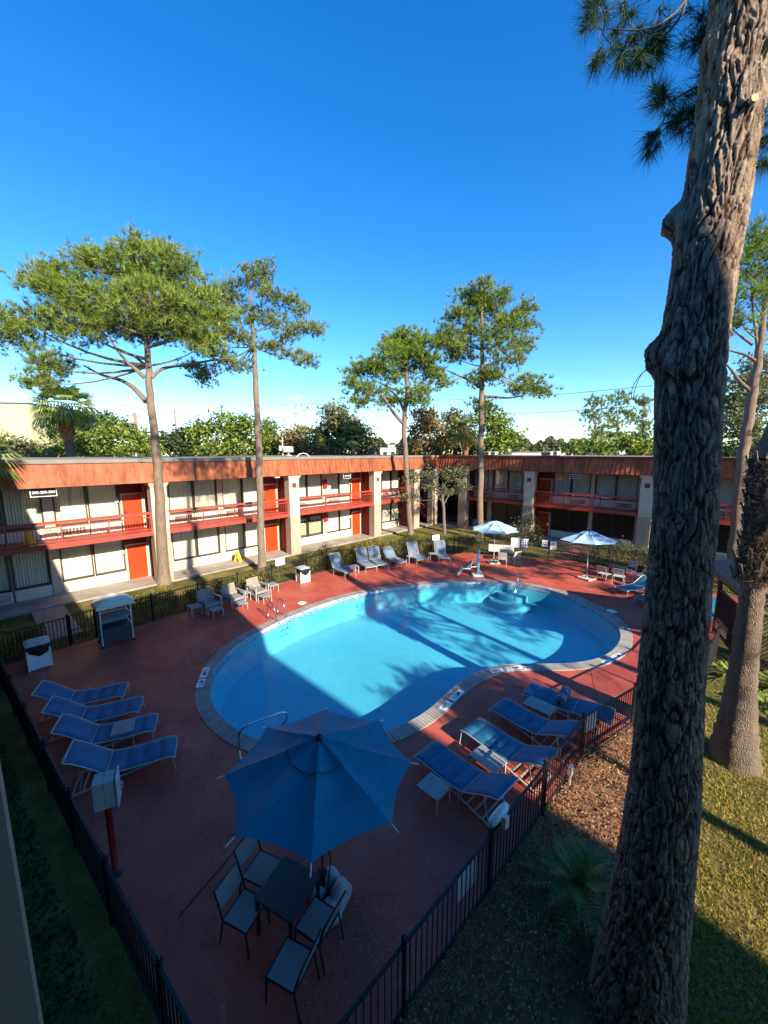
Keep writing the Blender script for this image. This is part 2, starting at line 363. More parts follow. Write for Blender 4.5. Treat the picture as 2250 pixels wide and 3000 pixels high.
def ring(name, A, za, B, zb, m, parent=None, uvs=True, flip=False):
    n = len(A); vs = [(p.x, p.y, za) for p in A]+[(p.x, p.y, zb) for p in B]
    fs = [(i, (i+1) % n, n+(i+1) % n, n+i) for i in range(n)]
    if flip: fs = [tuple(reversed(f)) for f in fs]
    me = bpy.data.meshes.new(name); me.from_pydata(vs, [], fs); me.materials.append(m)
    L = [0]
    for i in range(n): L.append(L[-1]+(A[(i+1) % n]-A[i]).length)
    uvl = me.uv_layers.new(name='UVMap'); w = math.hypot((A[0]-B[0]).length, za-zb)
    for k, f in enumerate(me.polygons):
        i = k
        for li in f.loop_indices:
            vi = me.loops[li].vertex_index; row = vi >= n; c = vi % n
            l = L[i] if c == i else L[i+1]
            uvl.data[li].uv = (l, w if row else 0)
    me.polygons.foreach_set('use_smooth', [True]*n); me.update()
    return link(bpy.data.objects.new(name, me), parent)
s_ = 1 if AREA > 0 else -1
OUT = offs(POOL, .44); flp = AREA > 0
pool = thing('swimming_pool', 'kidney shaped swimming pool with bright blue basin and paver coping', 'swimming pool')
cop = ring('coping', POOL, .022, OUT, .018, M['coping'], pool, flip=not flp)
ring('coping_outer_edge', OUT, .018, offs(POOL, .445), -.05, M['coping'], cop, flip=not flp)
LIP = offs(POOL, .015)
ring('coping_nose', LIP, -.035, POOL, .022, M['coping'], cop, flip=not flp)
ring('tile_band', LIP, -.035, LIP, -.27, M['tile'], pool, flip=flp)
WZ = -.15
IN2 = offs(POOL, -.22)
def poly_sheet(name, loops, zs, m, parent=None):
    vs3 = [[Vector((p[0], p[1], z)) for p in lp] for lp, z in zip(loops, zs)]
    tri = tessellate_polygon(vs3); fl = [v for lp in vs3 for v in lp]
    mb = MB(); fs = []
    for a, b, c in tri:
        nz = (fl[b]-fl[a]).cross(fl[c]-fl[a]).z; fs.append((a, b, c) if nz > 0 else (a, c, b))
    mb.add(fl, fs); return mb.build(name, m, parent)
ring('pool_wall', LIP, -.27, LIP, -1.05, M['plaster'], pool, flip=flp)
ring('pool_cove', LIP, -1.05, IN2, -1.22, M['plaster'], pool, flip=flp)
poly_sheet('pool_floor', [IN2], [-1.22], M['plaster'], pool)
wl = poly_sheet('pool_water', [LIP], [WZ], M['water']); tag(wl, kind='structure')
wl.name = 'water'
# entry steps (curved) at the far end
SC = g(1506, 1712); SC.z = 0; pc = Vector((4.5, 16.5)); sd = (pc-Vector((SC.x, SC.y))).normalized(); sa = math.atan2(sd.y, sd.x)
for r, z in ((.85, -.5), (1.35, -.85)):
    mb = MB(); pts = [(SC.x+math.cos(sa+t)*r, SC.y+math.sin(sa+t)*r) for t in [(-1+2*k/28)*1.35 for k in range(29)]]
    n = len(pts); vs = [(x, y, z) for x, y in pts]+[(x, y, -1.22) for x, y in pts]
    mb.add(vs, [tuple(range(n))]+[(i, n+i, n+i+1, i+1) for i in range(n-1)])
    # keep the tread inside the shell
    mb.build('pool_step', M['plaster'], pool)
# ------------------------------------------------------------------ ground sheets
FENCE = {'A': Vector((-14.0, 13.15, 0)), 'B': Vector((-3.75, 25.15, 0)), 'C': Vector((5.4, 29.75, 0)), 'D': Vector((13.3, 27.3, 0)),
         'E': Vector((17.0, 24.2, 0)), 'F': Vector((19.0, 20.0, 0)), 'G': Vector((11.15, 12.65, 0)), 'H': Vector((4.95, 8.9, 0)), 'I': Vector((-1.29, 2.82, 0))}
deckpoly = [FENCE[k] for k in 'ABCDEFGHI']
cen = sum(deckpoly, Vector())/len(deckpoly)
deckin = [p+(cen-p).normalized()*.12 for p in deckpoly]
deck = poly_sheet('pool_deck', [[(p.x, p.y) for p in deckin], [(p.x, p.y) for p in OUT]], [0, 0], M['deck']); tag(deck, kind='structure')
big = [(-900, -120), (900, -120), (900, 1500), (-900, 1500)]
gr = poly_sheet('ground', [big, [(p.x, p.y) for p in offs(POOL, .30)]], [-.05, -.05], M['lawn']); tag(gr, kind='structure')
def strip(name, pts, z, m, thick=.12):
    mb = MB(); n = len(pts); vs = [(p[0], p[1], z) for p in pts]+[(p[0], p[1], z-thick) for p in pts]
    mb.add(vs, [tuple(range(n)), tuple(reversed(range(n, 2*n)))]+[(i, n+i, n+(i+1) % n, (i+1) % n) for i in range(n)])
    bm = mb.build(name, m); import bmesh
    b = bmesh.new(); b.from_mesh(bm.data); bmesh.ops.recalc_face_normals(b, faces=b.faces); b.to_mesh(bm.data); b.free()
    return tag(bm, kind='structure')
VL = -26.9; UR = 35.9
strip('walkway', [uv(-2, VL-.1), uv(-2, VL+1.95), uv(31.9, VL+1.95), uv(31.9, VL-.1)], .05, M['walk'], .2)
strip('walkway', [uv(UR+.1, VL-9), uv(UR-1.95, VL-9), uv(UR-1.95, 22), uv(UR+.1, 22)], .05, M['walk'], .2)
strip('walkway', [uv(31.9, VL-9), uv(31.9, VL+1.95), uv(UR-1.95, VL+1.95), uv(UR-1.95, VL-9)], .046, M['walk'], .2)
M['redpath'] = mat('red_path', (.24, .07, .05), .75, var=.2, sc=2, bump=.2)
strip('path', [FENCE['D']+E1*-.1+E2*-1.3, FENCE['D']+E1*-.1+E2*.4, FENCE['D']+E1*6.4+E2*.4, FENCE['D']+E1*6.4+E2*-1.3], .0, M['redpath'], .1)
M['tanbrick'] = mat('tan_pavers', (.40, .28, .2), .8, var=.2, sc=5)
strip('path', [uv(1.2, VL+2), uv(1.3, -20.6), uv(2.55, -20.6), uv(2.45, VL+2)], .0, M['tanbrick'], .1)
# deck patch and scuffs: joints cut in the concrete
mb = MB()
M['joint'] = mat('deck_joint', (.10, .03, .025), .9)
for a, b in ((g(1552, 1692), g(1600, 1660)), (g(700, 2480), g(520, 2690)), (g(1480, 1700), g(1415, 1672))):
    mb.bar(a+Vector((0, 0, .002)), b+Vector((0, 0, .002)), .025, .006)
tag(mb.build('pavement', M['joint']), kind='structure')
# ------------------------------------------------------------------ motel wings
FL2 = 3.13
def wing(root, outs, a0, a1, cols, panes, piers, doors, sides, cool=False, dark_lower=False, poster=None, depth=11.5, colw=.85, roofspan=None, fasc=None, balc=None):
    """outs: local (a, out, z); a runs along the facade."""
    def B(mb, aa, ab, o0, o1, z0, z1, mi=0): mb.box(-aa, -ab, o0, o1, z0, z1, mi)
    r0, r1 = roofspan or (a0, a1)
    w = MB(); B(w, a0, a1, -depth, -.25, 0, 7.0); w.build('inner_wall', M['stucco'], root)
    # facade infill around openings: piers, spandrels
    w = MB(); B(w, a0, a1, -.25, -.12, 2.78, 3.5); B(w, a0, a1, -.25, -.12, 5.85, 6.6); w.build('facade_beam', M['frame'], root)
    for (pa, pb) in piers:
        w = MB(); B(w, pa, pb, -.24, .02, .05, 2.8); B(w, pa, pb, -.24, .02, FL2, 6.0); w.build('pier', M['stucco'], root)
    for i, (pa, pb) in enumerate(panes):
        for lv, z in ((0, .05), (1, FL2)):
            hs = 2.72 if lv == 0 else 2.78
            f = MB(); t = .055
            for x0, x1, z0, z1 in ((pa, pb, z+.6, z+.72), (pa, pb, z+hs-.09, z+hs), (pa, pa+t, z+.72, z+hs-.09), (pb-t, pb, z+.72, z+hs-.09)):
                B(f, x0, x1, -.12, -.01, z0, z1)
            win = f.build('window', M['frame'], root)
            if dark_lower and lv == 0:
                q = MB(); B(q, pa+t, pb-t, -.08, -.06, z+.72, z+hs-.09); q.build('solar_screen', M['screen'], win)
            else:
                q = MB(); B(q, pa+t, pb-t, -.075, -.069, z+.72, z+hs-.09); q.build('glass', M['glass'], win)
                if poster and lv == 0 and poster(pa):
                    q = MB(); B(q, pa+t, pb-t, -.24, -.22, z+.72, z+hs-.09); q.build('backing', M['dark'], win)
                    q = MB(); B(q, pa+.1, pb-.12, -.12, -.11, z+.8, z+1.75); q.build('poster', M['screenpaper'], win)
                else:
                    cw = pb-pa-2*t; n = max(14, int(cw*34)); vs = []; ph = random.random()*6
                    for k in range(n+1):
                        a = pa+t+cw*k/n; o = -.175+.045*math.sin(k*1.55+ph)+.018*math.sin(k*.63+ph*2)
                        vs += [(-a, o, z+.70), (-a, o, z+hs-.1)]
                    q = MB(); q.add(vs, [(2*k+2, 2*k, 2*k+1, 2*k+3) for k in range(n)])
                    c = q.build('curtain', M['curtain_cool' if cool else 'curtain'], win, smooth=True)
            # spandrel panel below
            q = MB(); B(q, pa, pb, -.1, -.03, z, z+.6); sp = q.build('panel', M['cream'], root)
            if (i % 2 == 0) != cool or (pb-pa) > 1.6:
                q = MB(); c0 = pb-1.28 if i % 2 == 0 else pa+.06; c1 = c0+1.2
                c0 = max(c0, pa+.05); c1 = min(c1, pb-.05)
                B(q, c0, c1, -.03, .012, z+.08, z+.52)
                for k in range(7):
                    for r in range(2 if lv else 1):
                        zz0 = z+.12+r*.18; zz1 = z+(.46 if not lv else .26+r*.18)
                        a = c0+.06+(c1-c0-.12)*k/7
                        B(q, a, a+(c1-c0-.12)/7-.03, .012, .016, zz0, zz1, 1)
                q.build('vent_grille', [M['cream' if lv or cool else 'grille'], M['grilled' if lv else 'grille']], root)
    for (da, db) in doors:
        for z, h in ((.05, 2.13), (FL2, 2.1)):
            q = MB(); B(q, da+.06, db-.06, -.1, -.05, z, z+h-.04); d = q.build('door', M['reddoor'], root)
            q = MB(); s = da+.16 if sides > 0 else db-.16
            B(q, s-.03, s+.03, -.05, -.03, z+.92, z+1.16); B(q, s-.02, s+.1*sides, -.02, .0, z+1.0, z+1.03); B(q, s-.02, s+.02, -.05, 0, z+1.0, z+1.03)
            q.build('handle', M['steel'], d)
            q = MB(); B(q, da, da+.06, -.12, 0, z, z+h); B(q, db-.06, db, -.12, 0, z, z+h); B(q, da, db, -.12, 0, z+h-.04, z+h+.03)
            q.build('door_frame', M['cream'], d)
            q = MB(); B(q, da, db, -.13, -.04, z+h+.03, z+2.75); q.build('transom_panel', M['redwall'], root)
            q = MB(); zz = z+1.75; a_ = da-.28 if sides > 0 else db+.1
            if not cool:
                B(q, a_, a_+.17, .0, .012, zz-.1, zz+.1); B(q, a_+.03, a_+.14, .012, .016, zz-.06, zz+.02, 1); q.build('room_plate', [M['paper'], M['red']], root)
    # columns with return walls behind
    for c in cols:
        q = MB(); h = colw/2; B(q, c-h, c+h, 1.32, 1.98, 2.9, 5.72); B(q, c-h-.05, c+h+.05, 1.27, 2.03, 5.72, 5.84); B(q, c-h-.1, c+h+.1, 1.22, 2.08, 5.84, 5.97)
        co = soft(q.build('column', M['stucco'], root), .012)
        q = MB(); B(q, c-h-.004, c+h+.004, 1.316, 1.984, 0, 2.9); q.build('column_base', M['stucco_low'], co)
        q = MB(); B(q, c-.17, c+.17, 1.985, 1.995, 5.05, 5.39); q.build('square_plaque', M['redwall'], co)
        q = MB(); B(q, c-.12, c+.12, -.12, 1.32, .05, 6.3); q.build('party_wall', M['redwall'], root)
    # balcony, railing per bay
    b0, b1 = balc or (a0, a1); ed = [b0]+[x for c in cols if b0 < c < b1 for x in (c-colw/2, c+colw/2)]+[b1]
    q = MB(); B(q, b0, b1, -.12, 1.3, FL2-.13, FL2); q.build('balcony_floor', M['red'], root)
    for k in range(0, len(ed), 2):
        x0, x1 = ed[k], ed[k+1]
        if x1-x0 < .4: continue
        q = MB(); B(q, x0, x1, 1.3, 1.72, FL2-.13, FL2-.004); B(q, x0, x1, 1.72, 1.80, FL2-.24, FL2+.03); B(q, x0, x1, 1.55, 1.72, FL2-.24, FL2-.134)
        q.build('balcony_edge', M['red'], root)
        q = MB(); B(q, x0, x1, 1.66, 1.80, FL2+1.0, FL2+1.14); B(q, x0, x1, 1.70, 1.76, FL2+.80, FL2+.86); B(q, x0, x1, 1.70, 1.76, FL2+.10, FL2+.15)
        n = int((x1-x0)/.135)
        for j in range(1, n):
            a = x0+(x1-x0)*j/n; B(q, a-.011, a+.011, 1.719, 1.741, FL2+.15, FL2+.80)
        for j in range(int((x1-x0)/2)+1):
            a = x0+.04+(x1-x0-.08)*j/max(1, int((x1-x0)/2)); B(q, a-.03, a+.03, 1.69, 1.77, FL2+.03, FL2+1.0)
        q.build('railing', M['red'], root)
    # roof: fascia (sloping), soffit, cap, gravel
    f0, f1 = fasc or (r0, r1); q = MB(); z0, z1, o0, o1 = 5.97, 7.1, 2.18, 1.92
    q.add([(-f0, o0, z0), (-f1, o0, z0), (-f1, o1, z1), (-f0, o1, z1), (-f0, o0-.1, z0), (-f1, o0-.1, z0), (-f1, o1-.1, z1), (-f0, o1-.1, z1)],
          [(0, 3, 2, 1), (4, 5, 6, 7), (0, 1, 5, 4), (3, 7, 6, 2), (0, 4, 7, 3), (1, 2, 6, 5)])
    n = int((f1-f0)/.33)
    for k in range(n+1):
        a = f0+(f1-f0)*k/n; hh = .035
        if a < 12 and not cool and k % 3: hh = .012
        for s in (0,):
            q.add([(-a-.012, o0, z0), (-a+.012, o0, z0), (-a+.012, o0+hh, z0), (-a-.012, o0+hh, z0), (-a-.012, o1, z1), (-a+.012, o1, z1), (-a+.012, o1+hh, z1), (-a-.012, o1+hh, z1)],
                  [(0, 1, 2, 3), (7, 6, 5, 4), (0, 4, 5, 1), (1, 5, 6, 2), (2, 6, 7, 3), (3, 7, 4, 0)])
    q.build('fascia', M['fascia'], root)
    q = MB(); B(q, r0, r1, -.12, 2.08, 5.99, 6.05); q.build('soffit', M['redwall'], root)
    q = MB(); B(q, f0, f1, 1.62, 2.0, 7.1, 7.30); q.build('roof_edge', M['cap' if not cool else 'redwall'], root)
    q = MB(); B(q, r0, r1, -depth, 1.62, 7.0, 7.26); q.build('roof', M['gravel'], root)
    # lights under the balcony
    return root
def bays(starts, L, cool=False):
    p, pi, d = [], [], []
    return p, pi, d
lp, lpi, ld = [], [], []
for c in (-1.75, 7.25, 16.3):
    st = c+1.12
    if c < 0: w = [(st, .72), (.82, 2.28), (2.75, 4.17), (4.23, 5.72)]; lpi.append((2.3, 2.72)); ld.append((5.78, 6.92))
    elif c < 10: w = [(8.36, 9.86), (9.9, 11.4), (11.8, 13.24), (13.28, 14.72)]; lpi.append((11.42, 11.78)); ld.append((14.8, 16.0))
    else: w = [(17.3, 18.8), (18.84, 20.32), (20.76, 22.18), (22.22, 23.55)]; lpi.append((20.34, 20.74)); ld.append((23.6, 24.72))
    lp += w
lp += [(26.0, 27.5), (27.54, 28.9), (28.94, 30.1)]; lpi += [(7.9, 8.34), (16.9, 17.28), (25.5, 25.96), (6.94, 7.1), (16.02, 16.15), (24.76, 24.9)]
LW = thing('motel_wing', 'sunlit two storey motel wing with cream curtains and orange red doors, left of the pool', 'motel building', uv(0, VL), rad(90-224), 'motel wings round the pool')
wing(LW, None, -2, 30.3, [-1.75, 7.25, 16.3, 25.0, 30.55], lp, lpi, ld, 1, poster=lambda a: 17 < a < 19.5, roofspan=(-2, 37.8), fasc=(-2, 33.8), balc=(-2, 30.3))
# lettering on the shop-like lower window
def lw_text(root, s, size, a, o, z, m, name='lettering'):
    q = MB(); Mx = Matrix.Translation((-a, o, z))@Matrix(((-1, 0, 0, 0), (0, 0, 1, 0), (0, 1, 0, 0), (0, 0, 0, 1))); text_into(q, s, size, Mx); return q.build(name, m, root)
def fix_text(root, s, size, a, o, z, m):
    q = MB(); Mx = Matrix.Translation((-a, o, z))@Matrix(((-1, 0, 0, 0), (0, 0, 1, 0), (0, 1, 0, 0), (0, 0, 0, 1)))
    text_into(q, s, size, Mx); return q.build('lettering', m, root)
fix_text(LW, 'CLEAN', .34, 18.1, -.05, 2.12, M['paper']); fix_text(LW, 'COOL', .38, 19.6, -.05, 2.12, M['paper']); fix_text(LW, 'LAUNDRY', .16, 18.1, -.05, 1.8, M['paper'])
rp, rpi, rd = [], [], []
# right wing along v
rp = [(-22.5, -21.3), (-21.25, -20.1), (-19.56, -18.0), (-17.95, -16.5), (-13.62, -12.12), (-12.08, -10.56), (-10.18, -8.66), (-8.62, -7.14), (-4.1, -2.7), (-2.65, -1.35), (-.95, .3), (.35, 1.7), (4.5, 6), (6.04, 7.5), (7.9, 9.4), (9.44, 10.9), (13.5, 15), (15.04, 16.5)]
rpi = [(-20.06, -19.6), (-16.45, -15.2), (-10.52, -10.22), (-7.1, -7.0), (-5.0, -4.15), (-1.3, -1.0), (1.75, 1.9), (3.4, 4.45), (7.54, 7.86), (-22.62, -22.5)]
rd = [(-15.1, -13.75), (-6.98, -5.8), (1.95, 3.1), (11.2, 12.3)]
RW = thing('motel_wing', 'shaded two storey motel wing with black lower windows, beyond the pool', 'motel building', uv(UR, 0), rad(90-314), 'motel wings round the pool')
wing(RW, None, -22.6, 20, [-21.85, -15.0, -6.15, 2.9, 12.0], rp, rpi, rd, -1, cool=True, dark_lower=True, roofspan=(-24.9, 20), fasc=(-24.8, 20), balc=(-22.6, 20))
# ------------------------------------------------------------------ stair hall in the corner
q = MB(); q.box(-33.98, -33.12, 1.32, 1.98, 2.9, 5.97); co = q.build('column', M['stucco'], LW); q = MB(); q.box(-33.985, -33.115, 1.316, 1.984, 0, 2.9); q.build('column_base', M['stucco_low'], co)
q = MB(); q.box(-47, -30.3, -9, -7, 0, 7.0); q.box(-47.4, -40.4, -7, 6, 0, 7.0); q.build('stair_hall_wall', M['redwall'], LW)
q = MB(); q.box(-40.4, -30.3, -7, -3.2, 2.98, 3.13); q.box(-40.4, -37.0, -3.2, 1.2, 2.98, 3.13); q.build('landing', M['red'], LW)
q = MB(); q.box(-40.4, -30.3, -7, 2, 0.0, .05); q.build('hall_floor', M['walk'], LW)
def stair(a, o0, o1, wdt, up, flip=1):
    n = 15; q = MB()
    for k in range(n):
        o = o0+(o1-o0)*k/n; o2 = o0+(o1-o0)*(k+1)/n; z = .05+(3.08)*(k+1)/n
        q.box(a, a+wdt, o, o2, z-.06, z)
    for aa in (a-.03, a+wdt):
        q.add([(aa, o0, .0), (aa+.05, o0, .0), (aa+.05, o1, 2.9), (aa, o1, 2.9), (aa, o0, .32), (aa+.05, o0, .32), (aa+.05, o1, 3.2), (aa, o1, 3.2)],
              [(0, 1, 2, 3), (7, 6, 5, 4), (0, 4, 5, 1), (1, 5, 6, 2), (2, 6, 7, 3), (3, 7, 4, 0)])
        q.bar((aa+.02, o0, 1.15), (aa+.02, o1, 4.1), .07, .07); q.bar((aa+.02, o0, .75), (aa+.02, o1, 3.7), .04, .04)
        for k in range(8):
            t = k/7; q.bar((aa+.02, o0+(o1-o0)*t, .3+2.9*t), (aa+.02, o0+(o1-o0)*t, 1.15+2.95*t), .035)
    return q.build('staircase', M['red'], LW)
stair(-35.9, .6, -4.2, 1.3, 1); stair(-33.2, -.3, -4.6, 1.2, 1)
# ------------------------------------------------------------------ camera building, and an unseen tower added to shade the deck
hot = thing('hotel_building', 'tan stucco hotel building whose wall edge stands at the lower left', 'hotel')
def ubox(mb, u0, u1, v0, v1, z0, z1, mi=0):
    c = [uv(a, b) for a, b in ((u0, v0), (u1, v0), (u1, v1), (u0, v1))]
    vs = [(p.x, p.y, z0) for p in c]+[(p.x, p.y, z1) for p in c]
    # orientation: u x v is clockwise, flip
    mb.add(vs, [(0, 1, 2, 3), (7, 6, 5, 4), (0, 4, 5, 1), (1, 5, 6, 2), (2, 6, 7, 3), (3, 7, 4, 0)], mi)
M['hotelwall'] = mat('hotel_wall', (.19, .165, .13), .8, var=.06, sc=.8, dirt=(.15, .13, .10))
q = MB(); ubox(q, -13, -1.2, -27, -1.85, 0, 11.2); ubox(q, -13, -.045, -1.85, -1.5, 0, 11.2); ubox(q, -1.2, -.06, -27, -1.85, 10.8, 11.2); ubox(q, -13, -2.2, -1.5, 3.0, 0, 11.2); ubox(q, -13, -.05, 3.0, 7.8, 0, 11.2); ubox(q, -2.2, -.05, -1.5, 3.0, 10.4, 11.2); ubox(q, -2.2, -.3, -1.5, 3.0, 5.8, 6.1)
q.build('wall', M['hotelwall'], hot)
tw = thing('hotel_building', 'unseen tower added behind the camera to throw the long shade over the deck', 'hotel tower')
q = MB(); ubox(q, -13, 3.7, 7.9, 29.0, 0, 15.3); q.build('wall', M['stucco'], tw)
q = MB(); ubox(q, -13.1, 3.74, 7.86, 29.04, 15.3, 15.5); q.build('roof', M['cap'], tw)
# ------------------------------------------------------------------ fences
PICK = .115
def fence_run(label, pts, h=1.22, kinds=None, thick=1.0, group='black iron fences round the pool deck'):
    root = thing('metal_fence', label, 'fence', pts[0], 0, group); o = Vector(pts[0])
    for i in range(len(pts)-1):
        a = Vector(pts[i])-o; b = Vector(pts[i+1])-o; L = (b-a).length; n = max(1, round(L/2.1)); d = (b-a)/n
        for k in range(n+(1 if i == len(pts)-2 else 0)):
            p = a+d*k; q = MB(); q.bar(p, p+Vector((0, 0, h+.04)), .06, .06); q.bar(p+Vector((0, 0, h+.04)), p+Vector((0, 0, h+.06)), .085, .085)
            q.lathe([(.012, 0), (.032, .02), (.032, .045), (.008, .07)], 8, p+Vector((0, 0, h+.06))); q.build('post', M['iron'], root)
        for k in range(n):
            p0 = a+d*k; p1 = p0+d; q = MB(); dd = d.normalized()
            for z, w, hh in ((h-.02, .042, .035), (h-.16, .0, .0), (.12, .032, .032)):
                if w: q.bar(p0+dd*.03+Vector((0, 0, z)), p1-dd*.03+Vector((0, 0, z)), w, hh)
            m = int(d.length/PICK)
            for j in range(1, m):
                r = p0+d*j/m; q.bar(r+Vector((0, 0, .136)), r+Vector((0, 0, h-.04)), .017*thick)
            q.build('picket_panel', M['iron'], root)
    return root
F = FENCE
ga, gb = g(211, 1897), g(283, 1878)
dA = (F['B']-F['A']).normalized(); pA = F['A']+dA*((ga-F['A']).dot(dA)); pB = F['A']+dA*((gb-F['A']).dot(dA)+.15)
fence_run('black iron fence along the left edge of the deck behind the blue loungers', [F['A'], F['I']])
fence_run('short black iron fence behind the white bin, left of the gate', [F['A'], pA])
fence_run('black iron fence between the towel cart and the hedge on the left', [pB+dA*.0, F['B']])
fence_run('black iron fence along the hedge behind the grey loungers', [F['B'], F['C']])
cd = (F['D']-F['C']).normalized(); gp0 = F['D']-cd*1.5; gp1 = F['D']-cd*.1
fence_run('black iron fence carrying the pool rule signs', [F['C'], gp0])
fence_run('black iron fence behind the far right table', [F['D'], F['E'], F['F'], Vector((18.0, 16.8, 0))])
fence_run('black iron fence at the right in front of the brown ground cover', [F['I'], F['H'], F['G'], Vector((12.35, 13.75, 0))])
def gate(label, a, b):
    r = thing('gate', label, 'gate', a); o = Vector(a); b = Vector(b)-o; q = MB(); d = b.normalized()
    a0 = d*.06; b0 = b-d*.06
    for p in (a0, b0): q.bar(p+Vector((0, 0, .08)), p+Vector((0, 0, 1.25)), .045)
    for z in (.1, .62, 1.24): q.bar(a0+Vector((0, 0, z)), b0+Vector((0, 0, z)), .035)
    q.build('gate_frame', M['iron'], r); q = MB(); n = int(b.length/.12)
    for k in range(1, n): p = a0+(b0-a0)*k/n; q.bar(p+Vector((0, 0, .11)), p+Vector((0, 0, 1.23)), .017)
    q.build('pickets', M['iron'], r); q = MB(); q.bar(b0+Vector((0, 0, .95)), b0+Vector((0, 0, 1.1)), .09, .05); q.build('latch', M['iron'], r); return r
gate('black iron gate beside the towel cart, opening on a tan path', pA, pB); gate('black iron gate at the red path in the far fence', gp0, gp1)
# ------------------------------------------------------------------ loungers
def lounger_parts(sling, tilt):
    root = thing('sun_lounger', 'x', 'sun lounger'); w = .37; zs = .38
    prof = [(0, .33), (.06, .365), (.2, .385), (.45, .37), (.8, .355), (1.1, .36), (1.33, .385)]
    ca, sa_ = math.cos(rad(tilt)), math.sin(rad(tilt)); bl = .88; hx, hz_ = 1.33, .385
    bp = [(0, 0), (.2, .0), (.5, .012), (.75, .0), (bl, -.035)]
    bprof = [(hx+x*ca-y*sa_, hz_+x*sa_+y*ca) for x, y in bp]
    f = MB()
    for s in (-w, w): f.tube([(x, s, z) for x, z in prof], .014, 6)
    f.tube([(0, -w, .33), (0, w, .33)], .014, 6); f.tube([(1.33, -w, .385), (1.33, w, .385)], .012, 6)
    for s in (-w, w): f.bar((.35, s*.93, .36), (2.0, s*.93, .05), .035, .03)
    for k in range(6): t = .42+k*.112; x = .35+1.65*t; z = .36-.31*t; f.bar((x, -w*.9, z), (x, w*.9, z), .03, .02)
    f.build('frame', M['alum'], root)
    for x, s, dx in ((.05, -w, -.05), (.05, w, -.05), (1.22, -w, .04), (1.22, w, .04)):
        q = MB(); q.tube([(x, s, .35), (x+dx, s*1.03, 0)], .013, 6); q.build('leg', M['alum'], root)
    def slingmesh(pr, name, seams):
        n = 40; m = 8; L = [0]
        for i in range(len(pr)-1): L.append(L[-1]+math.dist(pr[i], pr[i+1]))
        vs = []
        for i in range(n+1):
            s = L[-1]*i/n; k = max(j for j in range(len(L)) if L[j] <= s+1e-9); k = min(k, len(pr)-2); t = (s-L[k])/(L[k+1]-L[k])
            x = pr[k][0]*(1-t)+pr[k+1][0]*t; z = pr[k][1]*(1-t)+pr[k+1][1]*t
            dx = pr[k+1][0]-pr[k][0]; dz = pr[k+1][1]-pr[k][1]; l = math.hypot(dx, dz); nx, nz = -dz/l, dx/l
            ph = (i/n*seams) % 1; puff = .048*(abs(math.sin(math.pi*ph))**.5) if seams else 0
            for j in range(m+1):
                y = -w+.012+(2*w-.024)*j/m; e = 1-abs(2*j/m-1)**6; sag = -.028*(1-(2*j/m-1)**2)
                d = puff*e+sag; vs.append((x+nx*d, y, z+nz*d))
        fs = [(i*(m+1)+j, (i+1)*(m+1)+j, (i+1)*(m+1)+j+1, i*(m+1)+j+1) for i in range(n) for j in range(m)]
        q = MB(); q.add(vs, fs); return q.build(name, sling, root, smooth=True)
    s1 = slingmesh(prof, 'seat_sling', 4); s1.modifiers.new('sol', 'SOLIDIFY').thickness = .02
    bf = MB()
    for s in (-w, w): bf.tube([(x, s, z) for x, z in bprof], .014, 6)
    bf.tube([(bprof[-1][0], -w, bprof[-1][1]), (bprof[-1][0], w, bprof[-1][1])], .016, 6)
    bf.bar((bprof[2][0], -w*.8, bprof[2][1]-.03), (min(1.95, bprof[2][0]+.12), -w*.8, .10), .02); bf.bar((bprof[2][0], w*.8, bprof[2][1]-.03), (min(1.95, bprof[2][0]+.12), w*.8, .10), .02)
    bf.build('backrest_frame', M['alum'], root)
    s2 = slingmesh(bprof, 'backrest_sling', 1.0001); s2.modifiers.new('sol', 'SOLIDIFY').thickness = .02
    return root
def lay(protos, key, foot, az, label, group, sc=1.05):
    if isinstance(protos[key], list): o = copy_tree(protos[key][0])
    else:
        protos[key] = [lounger_parts(*protos[key])]; o = protos[key][0]
    place(o, foot, zrot(az), label, group); o.scale = (sc, sc, sc); return o
PR = {'b38': (M['blue'], 37), 'b10': (M['blue'], 28), 'g60': (M['greyblue'], 62), 'g42': (M['greyblue'], 40), 'b5': (M['blue'], 6)}
GL = 'blue loungers at the left fence'
for p, a, l in (((-8.05, 11.35), -112, 'blue sun lounger farthest from the camera at the left fence, nearest the white bin'), ((-7.13, 10.62), -113, 'blue sun lounger second from the far end at the left fence'),
                ((-6.24, 9.83), -112, 'blue sun lounger with a low grey table against its side at the left fence'), ((-5.24, 8.95), -114, 'blue sun lounger nearest the camera at the left fence, behind the white light box')):
    lay(PR, 'b38', Vector((p[0], p[1], 0)), a, l, GL)
GR = 'blue loungers along the right fence'
for p, a, k, l in (((1.0, 8.85), 137, 'b10', 'half sunlit blue lounger nearest the big umbrella'), ((2.33, 9.75), 140, 'b10', 'shaded blue lounger between the two slatted grey tables on the right'),
                   ((3.3, 10.62), 138, 'b10', 'blue lounger with a sunlit striped foot end at the right fence'), ((4.42, 11.35), 128, 'b5', 'blue lounger under a rolled navy cushion at the right fence')):
    lay(PR, k, Vector((p[0], p[1], 0)), a, l, GR, 1.08)
for p, a, l in (((12.75, 20.4), 70, 'blue lounger at the far right of the pool, left of the big pine trunk'), ((12.95, 18.9), 66, 'blue lounger half hidden by the big pine trunk at the right'), ((14.6, 16.4), 40, 'blue lounger end seen just right of the big pine trunk')):
    lay(PR, 'b10', Vector((p[0], p[1], 0)), a, l, 'blue loungers at the right end of the pool')
GB = 'grey blue loungers at the far end of the pool'
